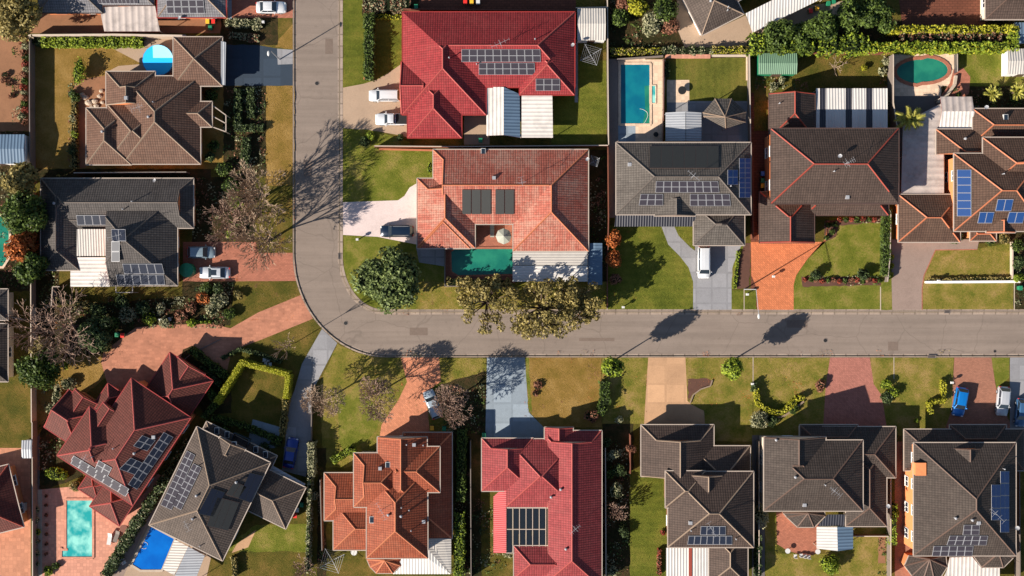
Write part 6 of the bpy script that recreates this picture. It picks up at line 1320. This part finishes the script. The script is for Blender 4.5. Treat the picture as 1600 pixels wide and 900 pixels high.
# ================================================================ SMALL THINGS
def bin_(x, y, lid, label, group='wheelie bins', ang=0):
    g = up(x, y, 1.0); root = empty('wheelie_bin', (g.x, g.y, 0), label, 'bin', group, R(ang)); m = MB()
    m.box((-.26, -.3, .12), (.26, .3, .95), 0); m.v = [(v[0]*(.82 if v[2] < .5 else 1), v[1]*(.8 if v[2] < .5 else 1), v[2]) for v in m.v]; m.build('body', M['green'], root)
    m = MB(); m.box((-.3, -.36, .95), (.3, .36, 1.02), 0, .03); m.build('lid', M[lid], root); m = MB(); m.tube((-.3, .3, .12), (.3, .3, .12), .12, n=10); m.build('wheels', M['black'], root); return root
for x, y, l, s_ in ((324, 33, 'yellow', 'yellow-lidded bin behind the house with ten solar panels'), (333, 33, 'red', 'red-lidded bin right of the yellow one, by the house with ten solar panels'), (328, 43, 'green', 'green-lidded bin below the yellow and red ones'), (650, 10, 'green', 'green bin beside the mixed hedge at the top edge'),
                    (727, 3, 'red', 'red bin on the brown deck at the top edge'), (737, 3, 'yellow', 'yellow bin beside the red one on the brown deck'), (747, 3, 'white', 'white bin, last of three on the brown deck'), (751, 219, 'green', 'green bin in the gap below the red garage'), (1267, 17, 'red', 'red-lidded bin by the white awning'), (1277, 13, 'yellow', 'yellow-lidded bin by the white awning'), (1295, 5, 'green', 'green-lidded bin by the white awning, left of its twin'), (1303, 2, 'green', 'green-lidded bin at the end of the awning row'),
                    (1192, 271, 'bluep', 'blue bin in the brown passage beside the warm grey house'), (1192, 282, 'green', 'green bin in the middle of the brown passage'), (1192, 290, 'yellow', 'yellow bin lowest in the brown passage'), (471, 789, 'green', 'green bin beside the side roof of the taupe house'), (464, 797, 'white', 'white crate-like bin below the green one'), (461, 806, 'red', 'red bin lowest beside the taupe house'), (182, 523, 'green', 'green bin at the top of the stencilled drive'), (191, 524, 'red', 'orange-red bin next to the green one at the stencilled drive'),
                    (675, 669, 'yellow', 'tan-lidded bin in the shade above the orange house'), (694, 670, 'green', 'green bin in the shade above the orange house'), (756, 680, 'green', 'green bin at the corner of the pink-red house'), (1595, 450, 'green', 'green bin at the right edge verge')): bin_(x, y, l, s_)
def hoist(px, py, r, label):
    g = up(px, py, 1.9); root = empty('rotary_clothesline', (g.x, g.y, 0), label, 'clothesline', 'rotary clotheslines'); m = MB(); m.tube((0, 0, 0), (0, 0, 2.0), .05, n=8); m.build('post', M['alu'], root)
    m = MB(); T = [(r*math.cos(i*math.pi/2+.5), r*math.sin(i*math.pi/2+.5), 2.15) for i in range(4)]
    for t in T: m.tube((0, 0, 1.75), t, .035, n=5)
    m.build('arms', M['alu'], root); m = MB()
    for f in (.35, .55, .75, .97):
        for a, b in zip(T, T[1:]+T[:1]): m.tube((a[0]*f, a[1]*f, 1.75+.4*f), (b[0]*f, b[1]*f, 1.75+.4*f), .018, n=3)
    m.build('wires', M['alu'], root)
hoist(923, 86, 1.9, 'rotary clothesline beside the white shed'); hoist(519, 876, 2.2, 'rotary clothesline behind the orange house'); hoist(928, 252, 1.0, 'small clothes airer beside the salmon house')
def lamp(bx, by, h, tx, ty, label):
    g = up(bx, by, 0); root = empty('street_lamp', g, label, 'street lamp', 'street lamps'); m = MB(); m.tube((0, 0, -.1), (0, 0, h), .10, .06, n=8); m.build('pole', M['alu'], root)
    t = up(tx, ty, h)-g; m = MB(); m.tube((0, 0, h), (t.x, t.y, h+.3), .045, n=6); m.build('arm', M['alu'], root); m = MB(); m.blob((t.x, t.y, h+.25), (.2, .42, .1), seg=10, rings=6, jit=0); m.build('lamp_head', M['white'], root)
lamp(1163, 452, 8.0, 1185, 494, 'tall street lamp leaning its arm over the road beside the orange drive'); lamp(437, 93, 6.0, 420, 84, 'street lamp at the top of the road, beside the blue-grey drive')
def letterbox(x, y, label, mat='white'):
    g = up(x, y, 1.1); root = empty('letterbox', (g.x, g.y, 0), label, 'letterbox', 'letterboxes'); m = MB(); m.box((-.06, -.06, 0), (.06, .06, .9)); m.build('post', M['gutter_d'], root); m = MB(); m.box((-.22, -.18, .9), (.22, .18, 1.2), 0, .03); m.build('box', M[mat], root)
letterbox(558, 374, 'white letterbox on the corner lawn by the pale pink drive'); letterbox(974, 480, 'white letterbox at the kerb of the striped green lawn'); letterbox(1168, 460, 'small pale letterbox by the street lamp'); letterbox(1187+22, 432, 'white box in the orange paved drive'); letterbox(1176, 600, 'letterbox by the short dark hedge'); letterbox(1488, 598, 'pale letterbox beside the bright blue hatchback'); letterbox(1467, 439, 'white letterbox on the low front wall'); letterbox(555, 453, 'letterbox at the kerb under the round dark tree'); letterbox(411, 34, 'white letterbox beside the flowering hedge'); letterbox(570, 122, 'orange letterbox at the hedge foot by the sandy drive', 'r_orange')
def umbrella(x, y, r, label, mat='m_tan'):
    g = up(x, y, 2.4); root = empty('garden_umbrella', (g.x, g.y, 0), label, 'umbrella'); m = MB(); n = 8; P = [(r*math.cos(2*math.pi*i/n), r*math.sin(2*math.pi*i/n), 2.1) for i in range(n)]
    for a, b in zip(P, P[1:]+P[:1]): m.face([a, b, (0, 0, 2.75)])
    m.build('canopy', M['canvas'], root); m = MB(); m.tube((0, 0, 0), (0, 0, 2.8), .035, n=6); m.build('pole', M['alu'], root)
M['canvas'] = plain('pale_green_canvas', (190, 190, 174), .6, .8)
umbrella(787, 369, 1.25, 'pale umbrella over the courtyard beside the green pool')
def lounger(x, y, ang, label, mat='white'):
    g = up(x, y, .4); root = empty('sun_lounger', (g.x, g.y, 0), label, 'sun lounger', 'sun loungers', R(ang)); m = MB(); m.box((-.95, -.32, .3), (.35, .32, .38)); m.build('seat', M[mat], root)
    m = MB(); m.grid_faces([(.35, -.32, .38), (.35, .32, .38), (.95, .32, .75), (.95, -.32, .75), (.35, -.32, .32), (.35, .32, .32), (.95, .32, .69), (.95, -.32, .69)], [(0, 1, 2, 3), (7, 6, 5, 4), (0, 3, 7, 4), (1, 5, 6, 2), (2, 6, 7, 3)]); m.build('backrest', M[mat], root)
    for sx in (-.85, .3):
        for sy in (-.27, .27): m = MB(); m.tube((sx, sy, 0), (sx, sy, .3), .03, n=5); m.build('leg', M['alu'], root)
lounger(741, 362, 90, 'dark green lounger left of the umbrella in the courtyard', 'green'); lounger(769, 361, 90, 'pale lounger touching the courtyard umbrella', 'canvas'); lounger(171, 842, 80, 'white lounger on the peach terrace', 'white'); lounger(182, 838, 70, 'grey lounger right of the white one on the peach terrace', 'fence'); 
def table(x, y, r, label, h=.75, mat='white', seats=4):
    g = up(x, y, h); root = empty('garden_table', (g.x, g.y, 0), label, 'table'); m = MB(); m.tube((0, 0, h-.05), (0, 0, h), r, n=18); m.build('tabletop', M[mat], root); m = MB(); m.tube((0, 0, 0), (0, 0, h-.05), .05, n=6); m.build('leg', M['alu'], root)
def chair(x, y, ang, label, mat='white', group='white garden chairs'):
    g = up(x, y, .5); root = empty('garden_chair', (g.x, g.y, 0), label, 'chair', group, R(ang)); m = MB(); m.box((-.24, -.24, .42), (.24, .24, .47)); m.build('seat', M[mat], root); m = MB(); m.box((-.26, -.24, .44), (-.21, .24, .9)); m.build('backrest', M[mat], root)
    for sx in (-.2, .2):
        for sy in (-.2, .2): m = MB(); m.tube((sx, sy, 0), (sx, sy, .42), .025, n=5); m.build('leg', M[mat], root)
for i, (x, y) in enumerate(((1243, 869), (1252, 868), (1258, 869), (1264, 870))): chair(x, y, 90, 'white garden chair in the shaded row below the small brick terrace')
for i, (x, y) in enumerate(((413, 562), (419, 562), (415, 568), (422, 569))): chair(x, y, 90, 'white chair in the dark court under the yellow hedge', group='white chairs in the court')
table(1066, 141, .65, 'round dark table on the cream paving by the striped lawn', mat='black'); table(1231, 861, .4, 'small round white table at the brick terrace edge'); table(1278, 862, .4, 'small round white table under the white awning corner'); table(553, 863, .5, 'white round table behind the orange house'); table(193, 826, .6, 'dark square-looking table by the diagonal hedge', mat='fence_br'); table(1025, 210, .4, 'small dark pool table at the deck corner', mat='black')
for i, (x, y) in enumerate(((186, 880), (190, 873), (194, 879))): chair(x, y, 30, 'white chair in the shade beside the diagonal hedge', group='white chairs by the diagonal hedge')
# rockery of the brown house and potted plants
for i, (x, y, r) in enumerate(((138, 160, .55), (148, 158, .5), (155, 150, .4), (150, 166, .45), (133, 152, .5), (160, 160, .35), (143, 168, .4), (128, 148, .45), (158, 142, .35))):
    g = up(x, y, .2); m = MB(); m.blob((0, 0, r*.25), (r, r*.8, r*.5), seg=9, rings=6, jit=.2); tag(m.build('rock', M['stone'], loc=(g.x, g.y, 0)), 'pale garden rock in the rockery beside the brown house', 'rock', 'rockery rocks')
def trampoline(): pass
# bench by the garden belt, small slabs
g = up(258, 500, .4); root = empty('garden_bench', (g.x, g.y, 0), 'white garden bench among the belt shrubs', 'bench', rz=.15); m = MB(); m.box((-.9, -.25, .4), (.9, .25, .46)); m.build('seat', M['white'], root); m = MB(); m.box((-.9, .22, .46), (.9, .28, .9)); m.build('backrest', M['white'], root)
for sx in (-.8, .8): m = MB(); m.box((sx-.04, -.2, 0), (sx+.04, .2, .4)); m.build('leg', M['white'], root)
# toy slide / water tank / drain covers
def tank(x, y, r, h, label, mat='green'):
    g = up(x, y, h); root = empty('water_tank', (g.x, g.y, 0), label, 'water tank'); m = MB(); m.tube((0, 0, 0), (0, 0, h), r, n=24); m.build('body', M[mat], root); m = MB(); m.tube((0, 0, h), (0, 0, h+.25), r, r*.25, n=24); m.build('lid', M[mat], root)
tank(291, 422, 1.1, 1.5, 'dark green round water tank between the charcoal house and the silver sedan', 'green')
def drain(x, y, w_, label, d=.4):
    g = up(x, y, 0); m = MB(); m.box((-w_/2, -d/2, 0), (w_/2, d/2, .035)); 
    for i in range(6): m.box((-w_/2+.1+i*(w_-.2)/6, -d/2+.05, .036), (-w_/2+.1+(i+.5)*(w_-.2)/6, d/2-.05, .045), 1)
    tag(m.build('storm_drain', [M['fence'], M['black']], loc=(g.x, g.y, .02)), label, 'drain')
drain(1480, 487, 1.0, 'grey storm drain cover on the upper kerb', .5); drain(1456, 557, 1.3, 'grey storm drain cover on the lower kerb', .5); drain(530.5, 400, .5, 'small drain grate at the kerb of the bend', 1.0)

# road repairs and service covers
for i, (x0, y0, x1, y1) in enumerate(((640, 512, 668, 524), (1230, 500, 1262, 512), (1388, 534, 1404, 548), (474, 250, 487, 276), (508, 60, 520, 84), (905, 528, 960, 533))):
    m = MB(); m.poly(px_poly(rc(x0, y0, x1, y1)), -.124); tag(m.build('road_patch', M['patch']), kind='structure')
def cover(x, y, label, r=.35):
    g = up(x, y, 0); m = MB(); m.tube((0, 0, 0), (0, 0, .03), r, n=18); m.tube((0, 0, .028), (0, 0, .034), r*.8, n=18, mi=1); tag(m.build('service_cover', [M['fence'], M['black']], loc=(g.x, g.y, -.13)), label, 'service cover')
cover(495, 130, 'round service cover in the upper part of the road'); cover(540, 505, 'round service cover in the road bend'); cover(1290, 532, 'round service cover in the road between the two dark shadows and the corner'); cover(1555, 549, 'round service cover near the right end of the road', .25)
